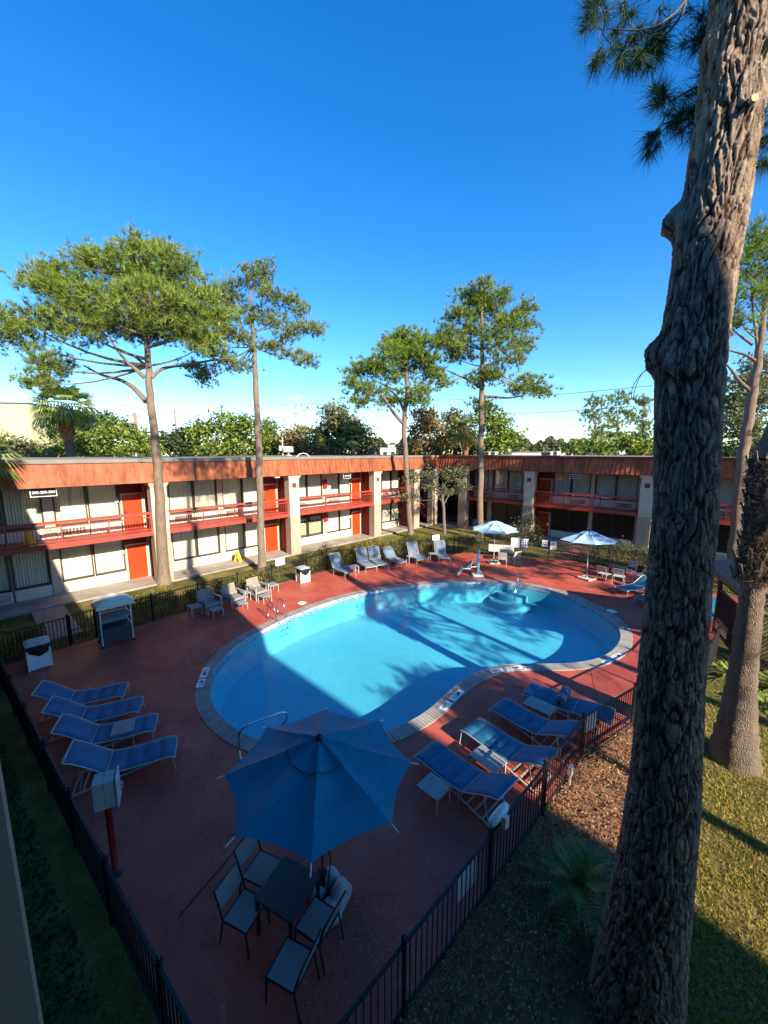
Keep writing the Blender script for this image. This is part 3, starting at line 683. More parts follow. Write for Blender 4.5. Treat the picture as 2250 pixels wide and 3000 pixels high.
for p, a, k, l in (((-2.05, 23.4), -40, 'g60', 'grey blue lounger farthest left at the far hedge, beside the white bin'), ((-.8, 24.5), -26, 'g60', 'grey blue lounger second from the left at the far hedge'),
                   ((-.08, 25.0), -22, 'g60', 'grey blue lounger third from the left at the far hedge'), ((1.2, 25.6), -30, 'g42', 'grey blue lounger reclined lower than the rest at the far hedge'),
                   ((2.62, 26.2), -20, 'g60', 'grey blue lounger between two small tables at the far hedge'), ((4.2, 26.6), -4, 'g60', 'grey blue lounger under the white sign at the far hedge')):
    lay(PR, k, Vector((p[0], p[1], 0)), a, l, GB)
# rolled cushion on the fourth right lounger
t = thing('cushion', 'rolled navy and white patterned cushion lying on a blue lounger', 'cushion', Vector((5.28, 10.68, .60)), zrot(38))
q = MB(); q.tube([(-.42, 0, 0), (-.40, 0, 0), (-.3, 0, .0), (0, 0, .01), (.3, 0, 0), (.40, 0, 0), (.42, 0, 0)], [.04, .11, .13, .14, .13, .11, .04], 18); q.build('roll', M['navy'] if 0 else mat('navy_cushion', (.03, .08, .17), .7, var=.5, sc=22), t, True)
q = MB()
for x in (-.3, -.18, .1, .22, .32):
    q.tube([(x-.006, 0, 0), (x+.006, 0, 0)], .1425, 18)
q.build('stripes', M['paper'], t, True)
# ------------------------------------------------------------------ small tables
def side_table(w=.52, d=.56, h=.45):
    r = thing('side_table', 'x', 'side table'); q = MB(); n = 7
    for k in range(n): a = -w/2+w*k/n; q.box(a+.004, a+w/n-.004, -d/2, d/2, h-.02, h)
    q.box(-w/2, w/2, -d/2, -d/2+.02, h-.05, h-.021); q.box(-w/2, w/2, d/2-.02, d/2, h-.05, h-.021)
    q.build('table_top', M['tablegrey'], r)
    for x in (-1, 1):
        for y in (-1, 1): q = MB(); q.bar((x*(w/2-.03), y*(d/2-.03), 0), (x*(w/2-.03), y*(d/2-.03), h-.022), .035); q.build('leg', M['alum'], r)
    return r
st = side_table(); first = [True]
def stab(p, a, l, sx=1.0, sy=1.0):
    o = st if first[0] else copy_tree(st); first[0] = False
    place(o, Vector((p[0], p[1], 0)), zrot(a), l, 'low slatted side tables'); o.scale = (sx, sy, 1); return o
stab((1.09, 7.66), 44, 'grey slatted side table beside the big umbrella'); stab((2.48, 8.45), 50, 'grey slatted side table between two shaded blue loungers', 1.0, 1.3)
stab((4.5, 10.45), 44, 'grey side table against the lounger with the rolled cushion', 1, 1.4)
stab((-6.95, 9.55), 64, 'grey low table tucked beside the third blue lounger at the left fence', 1.0, 1.0)
stab((-2.0, 24.45), -30, 'low table between the two leftmost grey blue loungers', 1, 1.2); stab((.55, 26.3), -25, 'low table right of the third grey blue lounger')
stab((1.9, 26.9), -20, 'low table left of the fifth grey blue lounger'); stab((3.5, 27.6), -10, 'low table left of the lounger under the white sign')
stab((-9.0, 17.9), 44, 'low table left of the shaded slatted armchair'); stab((-7.25, 19.75), 44, 'low table between the two sunlit armchairs', .8, .8); stab((-6.2, 21.0), 44, 'low table nearest the small white bin, right of the armchairs')
# ------------------------------------------------------------------ deep armchairs with footstools
def armchair():
    r = thing('armchair', 'x', 'armchair'); q = MB()
    for y in (-.34, .34):
        q.bar((.35, y, 0), (.35, y, .60), .05, .07); q.bar((-.36, y, 0), (-.36, y, .62), .05, .07); q.bar((-.42, y, .62), (.40, y, .62), .08, .035); q.bar((-.36, y, .28), (.35, y, .28), .04, .06)
    q.build('frame', M['tablegrey'], r); q = MB(); q.box(-.34, .36, -.31, .31, .29, .42); soft(q.build('seat', M['cushion'], r), .03, 2)
    q = MB()
    for k in range(5): z = .42+k*.095; q.bar((-.34-.025*k, 0, z), (-.36-.025*k, 0, z+.085), .03, .64, up=(0, 1, 0))
    q.build('backrest', M['cushion'], r); return r
ac = armchair()
for k, (p, l) in enumerate((((-8.5, 18.35), 'slatted grey armchair in the shade, left of its two sunlit neighbours'), ((-7.6, 19.1), 'sunlit armchair in the middle of the row of three'), ((-6.7, 20.1), 'sunlit armchair at the right end of the row of three'))):
    o = ac if k == 0 else copy_tree(ac); place(o, Vector((p[0], p[1], 0)), zrot(128), l, 'armchairs by the hedge'); o.scale = (1.12,)*3
def stool():
    r = thing('footstool', 'x', 'footstool'); q = MB(); q.box(-.25, .25, -.27, .27, .33, .36); soft(q.build('top', M['slingdark'], r), .01)
    for x in (-1, 1):
        for y in (-1, 1): q = MB(); q.bar((x*.22, y*.24, 0), (x*.22, y*.24, .33), .03); q.build('leg', M['alum'], r)
    return r
fs_ = stool()
for k, (p, l) in enumerate((((-7.95, 17.75), 'grey footstool before the shaded armchair'), ((-7.05, 18.5), 'grey footstool before the middle armchair'), ((-6.15, 19.5), 'grey footstool before the right armchair'))):
    o = fs_ if k == 0 else copy_tree(fs_); place(o, Vector((p[0], p[1], 0)), zrot(128), l, 'footstools before the armchairs')
# ------------------------------------------------------------------ umbrellas
def umbrella(R=1.56, ztop=2.98, zr=2.42, M_='umb', rot=0, tips=True):
    r = thing('umbrella', 'x', 'parasol'); N = 8; m = 8; k = 10
    def P(s, f):   # s sector param 0..8, f radial 0..1
        i = math.floor(s); t = s-i; a0 = rad(rot)+2*math.pi*i/N; a1 = rad(rot)+2*math.pi*(i+1)/N
        A = Vector((math.cos(a0), math.sin(a0), 0)); B = Vector((math.cos(a1), math.sin(a1), 0))
        c = A*(1-t)+B*t; edge = 1-.055*4*t*(1-t)*f
        sag = .075*4*t*(1-t)*math.sin(math.pi*min(1, f*.85+.12)); z = ztop+(zr-ztop)*(f**1.12)-sag-.02*math.sin(f*3)
        w = .008*math.sin(9*s+13*f)*f*(4*t*(1-t))
        return (c.x*R*f*edge, c.y*R*f*edge, z+w)
    vs = [P(i/m, .06+.94*j/k) for i in range(N*m) for j in range(k+1)]
    n = N*m; fs = [(i*(k+1)+j, i*(k+1)+j+1, ((i+1) % n)*(k+1)+j+1, ((i+1) % n)*(k+1)+j) for i in range(n) for j in range(k)]
    q = MB(); q.add(vs, fs); c = q.build('canopy', M[M_], r, smooth=False); c.data.polygons.foreach_set('use_smooth', [True]*len(fs))
    c.modifiers.new('sol', 'SOLIDIFY').thickness = .004; es = c.modifiers.new('es', 'EDGE_SPLIT'); es.split_angle = rad(14)
    # vent flap
    vs = []
    for i in range(n):
        for j in range(5):
            x, y, z = P(i/m, .0+.33*j/4+.015); vs.append((x, y, z+.035-.03*math.exp(-j)+.012*math.sin(i*.9)*(j/4)**2))
    fs = [(i*5+j, i*5+j+1, ((i+1) % n)*5+j+1, ((i+1) % n)*5+j) for i in range(n) for j in range(4)]
    q = MB(); q.add(vs, fs); q.build('vent', M[M_], c, True)
    q = MB(); q.lathe([(.05, ztop-.01), (.06, ztop+.02), (.05, ztop+.06), (.02, ztop+.08)], 12); q.build('finial', M['black'], r, True)
    q = MB(); q.tube([(0, 0, 0.02), (0, 0, ztop-.02)], .021, 10); q.build('pole', M['iron' if M_ == 'umb' else 'alum'], r, True)
    for i in range(N):
        a = rad(rot)+2*math.pi*i/N; q = MB(); ca, sa2 = math.cos(a), math.sin(a)
        q.tube([(.04*ca, .04*sa2, ztop-.09), (R*.5*ca, R*.5*sa2, (ztop+zr)/2-.02), ((R)*ca, (R)*sa2, zr-.02)], .009, 5)
        q.tube([(.03*ca, .03*sa2, 1.95), (R*.5*ca, R*.5*sa2, (ztop+zr)/2-.02)], .008, 5)
        rb = q.build('rib', M['alum'], r)
        if tips: q = MB(); q.tube([(R*ca*.99, R*sa2*.99, zr-.012), ((R+.13)*ca, (R+.13)*sa2, zr-.06)], .009, 6); q.build('rib_tip', M['white'], rb)
    return r
U0 = umbrella(rot=90-175+0.0); place(U0, Vector((-1.08, 5.93, 0)), 0, 'large open blue parasol over the shaded table in the foreground')
q = MB(); q.tube([(.04, -.02, 1.25), (.16, -.1, .75), (.12, -.22, .35)], .012, 6); q.build('crank', M['iron'], U0)
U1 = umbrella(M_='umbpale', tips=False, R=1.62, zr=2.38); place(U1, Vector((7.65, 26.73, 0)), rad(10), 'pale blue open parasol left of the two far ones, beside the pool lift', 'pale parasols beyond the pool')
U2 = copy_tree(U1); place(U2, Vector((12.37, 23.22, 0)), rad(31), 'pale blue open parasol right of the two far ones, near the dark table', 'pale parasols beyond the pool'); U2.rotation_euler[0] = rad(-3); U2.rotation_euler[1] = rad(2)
def base_w(loc, l, s=1, rz=0):
    r = thing('parasol_weight', l, 'parasol weight', loc, rz, 'parasol weights'); q = MB(); q.box(-.36*s, .36*s, -.36*s, .36*s, .0, .10); q.lathe([(.05, .1), (.045, .35), (.03, .36)], 10); soft(q.build('base', M['stucco'], r), .02, 2); return r
base_w(Vector((7.65, 26.73, 0)), 'pale square base under the left far parasol'); base_w(Vector((12.37, 23.22, 0)), 'pale square base under the right far parasol', 1.1, .5)
# sand bags round the near umbrella
t = thing('weight_bags', 'light grey weight bags packed round the foot of the big blue parasol', 'weight bag', Vector((-1.0, 5.82, 0)))
q = MB()
for k, (x, y, a, h) in enumerate(((.0, .2, 10, .30), (.24, -.05, 60, .36), (-.22, .05, -40, .26), (.12, -.26, 100, .22))):
    Mx = Matrix.Translation((x, y, 0))@Matrix.Rotation(rad(a), 4, 'Z'); n = 12
    vs = []; fs = []
    for i in range(7):
        zz = h*i/6; sc_ = [1.0, 1.06, 1.02, .95, .85, .6, .15][i]
        for j in range(n):
            b = 2*math.pi*j/n; e = 1/(abs(math.cos(b))**4+abs(math.sin(b))**4)**.25
            wob = 1+.10*math.sin(3*b+i+k*2)
            vs.append(Mx@Vector((.20*e*math.cos(b)*sc_*wob, .15*e*math.sin(b)*sc_*wob, zz)))
    fs = [(i*n+j, i*n+(j+1) % n, (i+1)*n+(j+1) % n, (i+1)*n+j) for i in range(6) for j in range(n)]+[tuple(6*n+j for j in range(n))]
    q.add(vs, fs)
q.build('bags', M['bag'], t, True)
q = MB(); q.lathe([(.05, .0), (.05, .42), (.09, .43), (.09, .47), (.03, .48)], 12, (-.08, .05, 0)); q.build('pole_socket', M['iron'], t)
# ------------------------------------------------------------------ dining sets
def chair(seatm, framem):
    r = thing('chair', 'x', 'chair'); w = .25; q = MB()
    for y in (-w, w):
        q.tube([(-.23, y, .45), (.24, y, .45)], .016, 6); q.tube([(-.22, y, .45), (-.27, y, .66), (-.36, y, .92)], .016, 6)
    q.tube([(.24, -w, .45), (.24, w, .45)], .016, 6); q.tube([(-.23, -w, .45), (-.23, w, .45)], .016, 6); q.tube([(-.36, -w, .92), (-.36, w, .92)], .016, 6)
    q.build('frame', framem, r)
    for x, dx in ((.23, .03), (-.22, -.09)):
        for y in (-w, w): q = MB(); q.tube([(x, y, .45), (x+dx, y, 0)], .016, 6); q.build('leg', framem, r)
    q = MB(); q.box(-.215, .235, -w+.01, w-.01, .447, .458); q.build('seat', seatm, r)
    vs = [(-.268+0*y, y, .60) for y in (-w+.012, w-.012)]+[(-.30-.012, y, .76) for y in (-w+.012, w-.012)]+[(-.355, y, .905) for y in (-w+.012, w-.012)]
    q = MB(); q.add(vs, [(0, 1, 3, 2), (2, 3, 5, 4)]); b = q.build('backrest', seatm, r); b.modifiers.new('s', 'SOLIDIFY').thickness = .01
    return r
def table(w, topm, legm):
    r = thing('table', 'x', 'table'); q = MB(); q.box(-w/2, w/2, -w/2, w/2, .705, .72); soft(q.build('table_top', topm, r), .004)
    q = MB()
    for s in (-1, 1): q.bar((-w/2+.03, s*(w/2-.03), .68), (w/2-.03, s*(w/2-.03), .68), .03, .045); q.bar((s*(w/2-.03), -w/2+.03, .678), (s*(w/2-.03), w/2-.03, .678), .028, .04)
    q.build('apron', legm, r)
    for x in (-1, 1):
        for y in (-1, 1): q = MB(); q.bar((x*(w/2-.04), y*(w/2-.04), 0), (x*(w/2-.04), y*(w/2-.04), .66), .045); q.build('leg', legm, r)
    return r
M['ttop'] = mat('dark_table_top', (.035, .06, .07), .35, var=.2, sc=3)
T0 = table(.76, M['ttop'], M['iron']); place(T0, Vector((-1.56, 5.42, 0)), zrot(27), 'square dark table under the big blue parasol', 'square tables')
C0 = chair(M['slingdark'], M['iron']); GC = 'sling chairs round the foreground table'
for k, (p, a, l) in enumerate((((-2.22, 5.28), 112, 'dark sling chair at the left of the foreground table, nearer the camera'), ((-2.15, 5.92), 112, 'dark sling chair left of the foreground table, partly under the parasol'),
                               ((-1.04, 5.14), 298, 'dark sling chair pushed under the foreground table beside the weight bags'), ((-1.33, 4.6), 292, 'dark sling chair closest to the camera, turned from the foreground table'))):
    o = C0 if k == 0 else copy_tree(C0); place(o, Vector((p[0], p[1], 0)), zrot(a), l, GC)
M['slinglt'] = fabric('pale_sling', (.36, .35, .32), (.44, .43, .40), .2)
C1 = chair(M['slinglt'], M['alum']); GD = 'pale sling chairs beyond the pool'
for k, (p, a, l) in enumerate((((8.05, 26.05), 20, 'pale sling chair beside the left far parasol with its back to the pool'), ((8.95, 26.35), -20, 'pale sling chair right of the left far parasol, behind the handrail'),
                               ((13.15, 22.75), 60, 'pale sling chair nearest the right far parasol'), ((13.75, 22.3), 40, 'pale sling chair in front of the dark far right table'),
                               ((15.1, 22.5), -80, 'sling chair right of the dark far right table'), ((15.0, 23.4), -110, 'sling chair behind the dark far right table'))):
    o = C1 if k == 0 else copy_tree(C1); place(o, Vector((p[0], p[1], 0)), zrot(a), l, GD); o.scale = (1.08,)*3
for p, a, l in (((8.65, 27.1), 10, 'square dark table beside the left far parasol'), ((14.2, 23.2), 35, 'square dark table right of the right far parasol')):
    o = copy_tree(T0); place(o, Vector((p[0], p[1], 0)), zrot(a), l, 'square tables'); o.scale = (1.15, 1.15, 1.05)
# ------------------------------------------------------------------ bins, cart, lift, rails, small things
def bin_(loc, rz, l, s=1.0):
    r = thing('trash_bin', l, 'trash bin', loc, rz, 'white trash bins'); w = .27; q = MB(); q.box(-w, w, -w, w, .02, .62)
    for x in (-w, w):
        for y in (-w, w): q.bar((x*1.02, y*1.02, 0), (x*1.02, y*1.02, .66), .045)
    q.build('body', M['white'], r)
    q = MB(); n = 24; vs = []
    for i, (z, e) in enumerate(((.5, 1.03), (.58, 1.13), (.66, 1.08), (.74, 1.12), (.80, 1.06))):
        for j in range(n):
            b = 2*math.pi*j/n; k = 1/(abs(math.cos(b))**6+abs(math.sin(b))**6)**(1/6); dz = (.05*math.sin(2*b+1)+.03*math.sin(5*b)) if i == 0 else 0
            vs.append((w*k*math.cos(b)*e, w*k*math.sin(b)*e, z+dz))
    q.add(vs, [(i*n+j, i*n+(j+1) % n, (i+1)*n+(j+1) % n, (i+1)*n+j) for i in range(4) for j in range(n)]); q.build('bin_bag', M['black'], r, True)
    q = MB(); q.box(-.31, .31, -.31, .31, .80, .84); q.box(-.25, .25, -.25, .25, .84, .885); soft(q.build('lid', M['greylid'], r), .015, 2)
    r.scale = (s, s, s); return r
bin_(Vector((-12.5, 13.35, 0)), zrot(44), 'white trash bin with a black bag and grey lid in the left corner', 1.12); bin_(g(888, 1704), zrot(50), 'small sunlit white trash bin at the hedge fence beyond the ladder', 1.05)
# towel cart
t = thing('towel_cart', 'towel cart with a cream canopy and dark bin standing by the left gate', 'cart', Vector((-10.95, 15.2, 0)), zrot(134)); w = .52; d = .36
q = MB()
for y in (-w, w):
    for x in (-d, d): q.bar((x, y, .10), (x, y, 1.75), .035)
for z in (.75, 1.2, 1.75):
    q.bar((-d, -w, z), (-d, w, z), .03); q.bar((-d, -w, z), (d, -w, z), .03); q.bar((-d, w, z), (d, w, z), .03)
q.build('frame', M['white'], t)
q = MB(); q.box(-d+.02, d+.03, -w+.02, w-.02, .16, .74); q.build('bin', M['dark'], t); q = MB(); q.box(-d, d, -w+.02, w-.02, 1.1, 1.13); q.box(-d+.0, -d+.02, -w, w, .75, 1.1); q.build('shelf', M['slingdark'], t)
q = MB(); q.box(-d-.012, -d-.002, -w, w, 1.25, 1.72); q.box(-d, d, -w-.015, -w-.004, .14, 1.72); q.build('side_curtain', M['cushion'], t)
n = 12; vs = []; W2, D2 = w+.12, d+.12
def cz(x, y): return 1.74+.34*(1-max(abs(x)/D2, abs(y)/W2))**.8
gx = [-D2+2*D2*i/n for i in range(n+1)]; gy = [-W2+2*W2*i/n for i in range(n+1)]
vs = [(x, y, cz(x, y)) for x in gx for y in gy]; fs = [(i*(n+1)+j, (i+1)*(n+1)+j, (i+1)*(n+1)+j+1, i*(n+1)+j+1) for i in range(n) for j in range(n)]
q = MB(); q.add(vs, fs)
for (x0, y0, x1, y1) in ((-D2, -W2, D2, -W2), (D2, -W2, D2, W2), (D2, W2, -D2, W2), (-D2, W2, -D2, -W2)):
    m = 14; base_ = len(q.v)
    for k in range(m+1): tt = k/m; q.v += [(x0+(x1-x0)*tt, y0+(y1-y0)*tt, 1.74), (x0+(x1-x0)*tt, y0+(y1-y0)*tt, 1.60+.02*math.sin(k*1.9))]
    for k in range(m): q.f.append((base_+2*k, base_+2*k+1, base_+2*k+3, base_+2*k+2)); q.m.append(0)
q.build('canopy', M['cream'], t, True)
for y in (-w, w):
    for x in (-d, d): q = MB(); q.tube([(x-.02, y, .05), (x+.02, y, .05)], .05, 10); q.build('caster', M['black'], t)
t.scale = (1.0, 1.0, 1.0)
# pool lift
LB = g(1400, 1688); t = thing('pool_lift', 'white and blue pool lift chair with a tall mast at the far pool edge', 'pool lift', LB, zrot(-85))
q = MB(); q.bar((0, 0, .12), (0, 0, 1.55), .20, .14); q.bar((0, 0, 1.55), (0, 0, 1.68), .12, .1); soft(q.build('mast', M['liftblue'], t), .02)
q = MB(); q.bar((-.3, 0, .08), (.35, 0, .08), .5, .14); q.bar((-.28, -.2, .1), (0, -.05, .5), .05); q.bar((-.28, .2, .1), (0, .05, .5), .05); q.bar((-.34, .26, 0), (-.3, .2, .12), .05); soft(q.build('base', M['white'], t), .02)
q = MB(); q.bar((.08, 0, .62), (.62, 0, .56), .06); q.bar((.08, 0, .92), (.5, 0, .92), .04); q.bar((.42, .22, .92), (.68, .22, .60), .035); q.bar((.42, -.22, .92), (.68, -.22, .60), .035); q.bar((.1, .0, 1.4), (.42, 0, .95), .035); q.build('lift_arm', M['white'], t)
q = MB(); q.box(.48, .98, -.26, .26, .50, .56); q.bar((.50, 0, .56), (.40, 0, 1.0), .05, .5, up=(0, 1, 0)); soft(q.build('seat', M['white'], t), .02)
q = MB(); q.box(.52, .92, -.22, .22, .56, .60); q.bar((.545, 0, .6), (.46, 0, .95), .03, .4, up=(0, 1, 0)); q.build('seat_pad', M['blue'], t)
q = MB(); q.bar((.98, -.18, .52), (1.18, -.18, .1), .04); q.bar((.98, .18, .52), (1.18, .18, .1), .04); q.bar((1.14, -.2, .08), (1.26, .2, .08), .12, .03); q.build('footrest', M['white'], t)
# ladder
LA = g(800, 1806); t = thing('pool_ladder', 'stainless pool ladder with three treads at the far left edge of the pool', 'pool ladder', LA, zrot(126))
for y in (-.28, .28):
    q = MB(); pts = [(0, y, 0), (0, y, .5), (.04, y, .72), (.18, y, .86), (.34, y, .80), (.50, y, .5), (.62, y, .1), (.66, y, -.3), (.66, y, -.85)]
    q.tube([p for p in catmull3(pts)] if 'catmull3' in globals() else pts, .024, 10); q.build('handrail', M['steel'], t, True)
for z in (-.25, -.5, -.75): q = MB(); q.box(.60, .72, -.27, .27, z, z+.03); q.build('tread', M['steel'], t)
q = MB()
for y in (-.28, .28): q.lathe([(.06, 0), (.06, .015), (.03, .03)], 12, (0, y, 0))
q.build('flange', M['steel'], t)
# near grab rail (figure-4)
RA = g(703, 2222); RB = g(727, 2203); dirp = (Vector((-2.67, 9.55, 0))-Vector((RA.x, RA.y, 0))); rzr = math.atan2(dirp.y, dirp.x)
t = thing('grab_rail', 'stainless grab rail curving down into the near left end of the pool', 'handrail', RA, rzr); q = MB()
pts = [(0, 0, 0), (0, 0, .45), (.01, 0, .66), (.08, 0, .79), (.22, 0, .84), (.6, 0, .86), (1.05, 0, .88), (1.2, 0, .84), (1.25, 0, .74), (1.22, 0, .6), (1.0, 0, .42), (.62, 0, .20), (.34, .0, .06), (.27, 0, 0)]
q.tube(pts, .024, 12); q.build('rail', M['steel'], t, True)
q = MB(); q.lathe([(.065, 0), (.065, .015), (.035, .035)], 14); q.lathe([(.065, 0), (.065, .015), (.035, .035)], 14, (.27, 0, 0)); q.build('flange', M['steel'], t)
# step handrail at the far stairs
SR = g(1508, 1735); SR.z = 0; t = thing('handrail', 'stainless handrail standing in the curved pool steps', 'handrail', g(1516, 1712), math.atan2(SR.y-g(1516, 1712).y, SR.x-g(1516, 1712).x)); q = MB()
q.tube([(-.2, 0, 0), (-.2, 0, .6), (-.12, 0, .82), (0, 0, .9), (.2, 0, .88), (.55, 0, .55), (1.0, 0, .1), (1.3, 0, -.4), (1.3, 0, -.8)], .024, 10); q.build('rail', M['steel'], t, True)
for p, l in ((g(885, 1768), 'round white skimmer lid beside the ladder'), (g(1792, 1792), 'round white skimmer lid at the right end of the pool')):
    q = MB(); q.lathe([(.22, 0), (.22, .012), (.2, .018), (.02, .02)], 24); o = q.build('skimmer_lid', M['white'], None, False, p+Vector((0, 0, .022))); tag(o, l, 'lid', 'round skimmer lids')
# depth markers set in the coping
def marker(px, words, lab, flip_=False, t_in=.30):
    P0 = g(*px); p = Vector((P0.x, P0.y)); i = min(range(NP_), key=lambda k: (POOL[k]-p).length); tt = (POOL[(i+1) % NP_]-POOL[i-1]).normalized(); nrm = (OUT[i]-POOL[i]).normalized()
    c = POOL[i]+nrm*t_in
    xd = tt if not flip_ else -tt
    # text up direction points toward the water
    up = -nrm; xd = Vector((up.y, -up.x))
    r = thing('depth_marker', lab, 'depth marker', Vector((c.x, c.y, .024)), math.atan2(xd.y, xd.x), 'depth markers on the coping')
    tot = sum(.155*len(w_)+.03 for w_ in words)+.1*(len(words)-1); x = -tot/2
    for w_ in words:
        L = .155*len(w_)+.03; q = MB(); q.box(x, x+L, -.115, .115, 0, .006); tl = q.build('tile', M['paper'], r)
        q = MB(); text_into(q, w_, .2, Matrix.Translation((x+L/2, 0, .008)), depth=.003); q.build('lettering', M['blacksign'], tl); x += L+.1
marker((600, 1990), ['2.4M', '8FT'], 'white depth tiles on the shaded coping at the left end'); marker((1320, 2050), ['4FT', '1.2M'], 'white depth tiles on the sunlit near coping by the loungers')
marker((1478, 1962), ['5FT', '1.5M'], 'white depth tiles on the coping of the inward curve'); marker((1800, 1930), ['4FT', '1.2M'], 'white depth tiles on the coping at the right end')
marker((1538, 1956), ['NO'], 'single small white tile on the shaded coping right of the inward curve')
# vertical tile markers in the waterline
def wtile(px, lab):
    P0 = g(*px); p = Vector((P0.x, P0.y)); i = min(range(NP_), key=lambda k: (POOL[k]-p).length); nrm = (OUT[i]-POOL[i]).normalized(); c = POOL[i]-nrm*.002
    r = thing('depth_marker', lab, 'depth marker', Vector((c.x, c.y, -.085)), math.atan2(-nrm.y, -nrm.x)+math.pi/2, 'depth markers at the waterline')
    q = MB(); q.box(-.45, .45, .004, .02, -.055, .06); q.build('tile', M['paper'], r); q = MB(); text_into(q, '5 FT 1.5 M', .1, Matrix.Translation((0, .0, 0))@Matrix.Rotation(rad(90), 4, 'X')); q.build('lettering', M['blacksign'], r)
wtile((790, 1838), 'white waterline tile left of the ladder'); wtile((958, 1764), 'white waterline tile right of the ladder'); wtile((1105, 1729), 'white waterline tile in front of the leftmost grey lounger'); wtile((1383, 1705), 'white waterline tile below the pool lift')
# light box on red pole
b = Vector((-4.95, 6.2, 0)); t = thing('flood_light', 'pale blue grey light box on a red pole at the near left fence', 'light box', b, zrot(62))
q = MB(); q.tube([(0, 0, 0), (0, 0, 1.5)], .055, 12); q.build('pole', M['firered'] if 0 else mat('pole_red', (.30, .008, .012), .45), t, True); q = MB(); q.lathe([(.11, 0), (.11, .02), (.06, .04)], 12); q.build('base_plate', M['iron'], t)
q = MB(); q.box(-.17, .15, -.15, .15, 1.48, 2.0); q.box(-.012, .0, -.153, .153, 1.477, 2.003, 1); soft(q.build('housing', [mat('box_housing', (.30, .38, .40), .45, var=.15), M['dark']], t), .02)
q = MB(); q.box(.165, .20, -.18, .18, 1.45, 2.03); soft(q.build('front_plate', M['greylid'], t), .05, 2); q = MB(); q.box(.2, .25, .06, .10, 1.7, 1.74); q.box(.2, .24, .06, .10, 1.62, 1.65); q.build('knob', M['alum'], t)
# flood lamp on the right fence, outlet, boards
def fpt(px, py):  # ground point snapped to the right fence line
    p = g(px, py); best = None
    for a, b_ in ((F['I'], F['H']), (F['H'], F['G'])):
        d = (b_-a).normalized(); s = max(0, min((b_-a).length, (p-a).dot(d))); c = a+d*s
        if best is None or (c-p).length < (best[0]-p).length: best = (c, d)
    return best
c, d = fpt(1433, 2553); t = thing('flood_light', 'long white flood lamp clamped on top of the right fence', 'flood lamp', c+Vector((0, 0, 1.27)), math.atan2(d.y, d.x))
q = MB(); vs = []; n = 20
for z, e in ((0, .85), (.05, 1), (.10, 1), (.13, .8)):
    for j in range(n): a = 2*math.pi*j/n; vs.append((.30*e*math.cos(a), .11*e*math.sin(a), z))
q.add(vs, [(i*n+j, i*n+(j+1) % n, (i+1)*n+(j+1) % n, (i+1)*n+j) for i in range(3) for j in range(n)]+[tuple(reversed(range(n))), tuple(3*n+j for j in range(n))]); h_ = q.build('housing', M['whitedirty'], t, True); h_.rotation_euler = (rad(-50), 0, 0)
q = MB(); q.box(-.06, .06, -.12, -.02, -.12, .1); q.bar((0, -.05, -.15), (0, 0, -.06), .03); q.build('bracket', M['whitedirty'], t)
q = MB(); q.box(-.055, .055, -.045, .045, .28, .48); q.bar((0, 0, 0), (0, 0, .28), .035); o = q.build('outlet_box', M['white'], None, False, g(1668, 2300), zrot(44)); tag(o, 'small white outdoor outlet box on a stake beside the right fence', 'outlet box')
def board(px, py, l, wd, z0, z1, off=.05, m='whitedirty'):
    c, d = fpt(px, py); nrm = Vector((-d.y, d.x, 0)); o = c+nrm*off; q = MB(); q.box(-wd/2, wd/2, -.006, .006, z0, z1)
    ob = q.build('sign', M[m], None, False, o, math.atan2(d.y, d.x)); tag(ob, l, 'sign', 'boards hung on the right fence'); return ob
board(1345, 2680, 'white board hung on the inner side of the right fence, below the flood lamp', .55, .55, 1.1); board(1735, 2215, 'white board on the right fence below the rolled cushion', .5, .65, 1.08)
# ------------------------------------------------------------------ foliage arrays
def unit(n, rng): v = rng.normal(size=(n, 3)); return v/np.linalg.norm(v, axis=1, keepdims=True)
def needles(C, D, n, L, w, rng, spread=1.0, droop=0.0):
    C = np.repeat(C, n, 0); D = np.repeat(D, n, 0); N = len(C)
    d = D+unit(N, rng)*spread; d[:, 2] -= droop; d /= np.linalg.norm(d, axis=1, keepdims=True)
    s = np.cross(d, unit(N, rng)); s /= np.linalg.norm(s, axis=1, keepdims=True)+1e-9
    l = L*(.65+.5*rng.rand(N, 1)); b = C+unit(N, rng)*L*.10
    V = np.stack([b-s*w/2, b+s*w/2, b+d*l], 1).reshape(-1, 3); F = np.arange(3*N).reshape(-1, 3); return V, F
def leaves(C, size, rng, flat=.0):
    N = len(C); nrm = unit(N, rng); nrm[:, 2] = np.abs(nrm[:, 2])+flat; nrm /= np.linalg.norm(nrm, axis=1, keepdims=True)
    a = np.cross(nrm, unit(N, rng)); a /= np.linalg.norm(a, axis=1, keepdims=True)+1e-9; b = np.cross(nrm, a); s = size*(.6+.8*rng.rand(N, 1))
    V = np.stack([C-a*s, C-b*s*.55+nrm*s*.08, C+a*s, C+b*s*.55+nrm*s*.08], 1).reshape(-1, 3); return V, np.arange(4*N).reshape(-1, 4)
def addmesh(name, V, F, m, parent=None, smooth=False):
    return link(bpy.data.objects.new(name, fast_mesh(name, V, F, m, smooth)), parent)
def bez(a, b, c, n=6): return [a*(1-t)**2+b*2*t*(1-t)+c*t*t for t in [i/n for i in range(n+1)]]
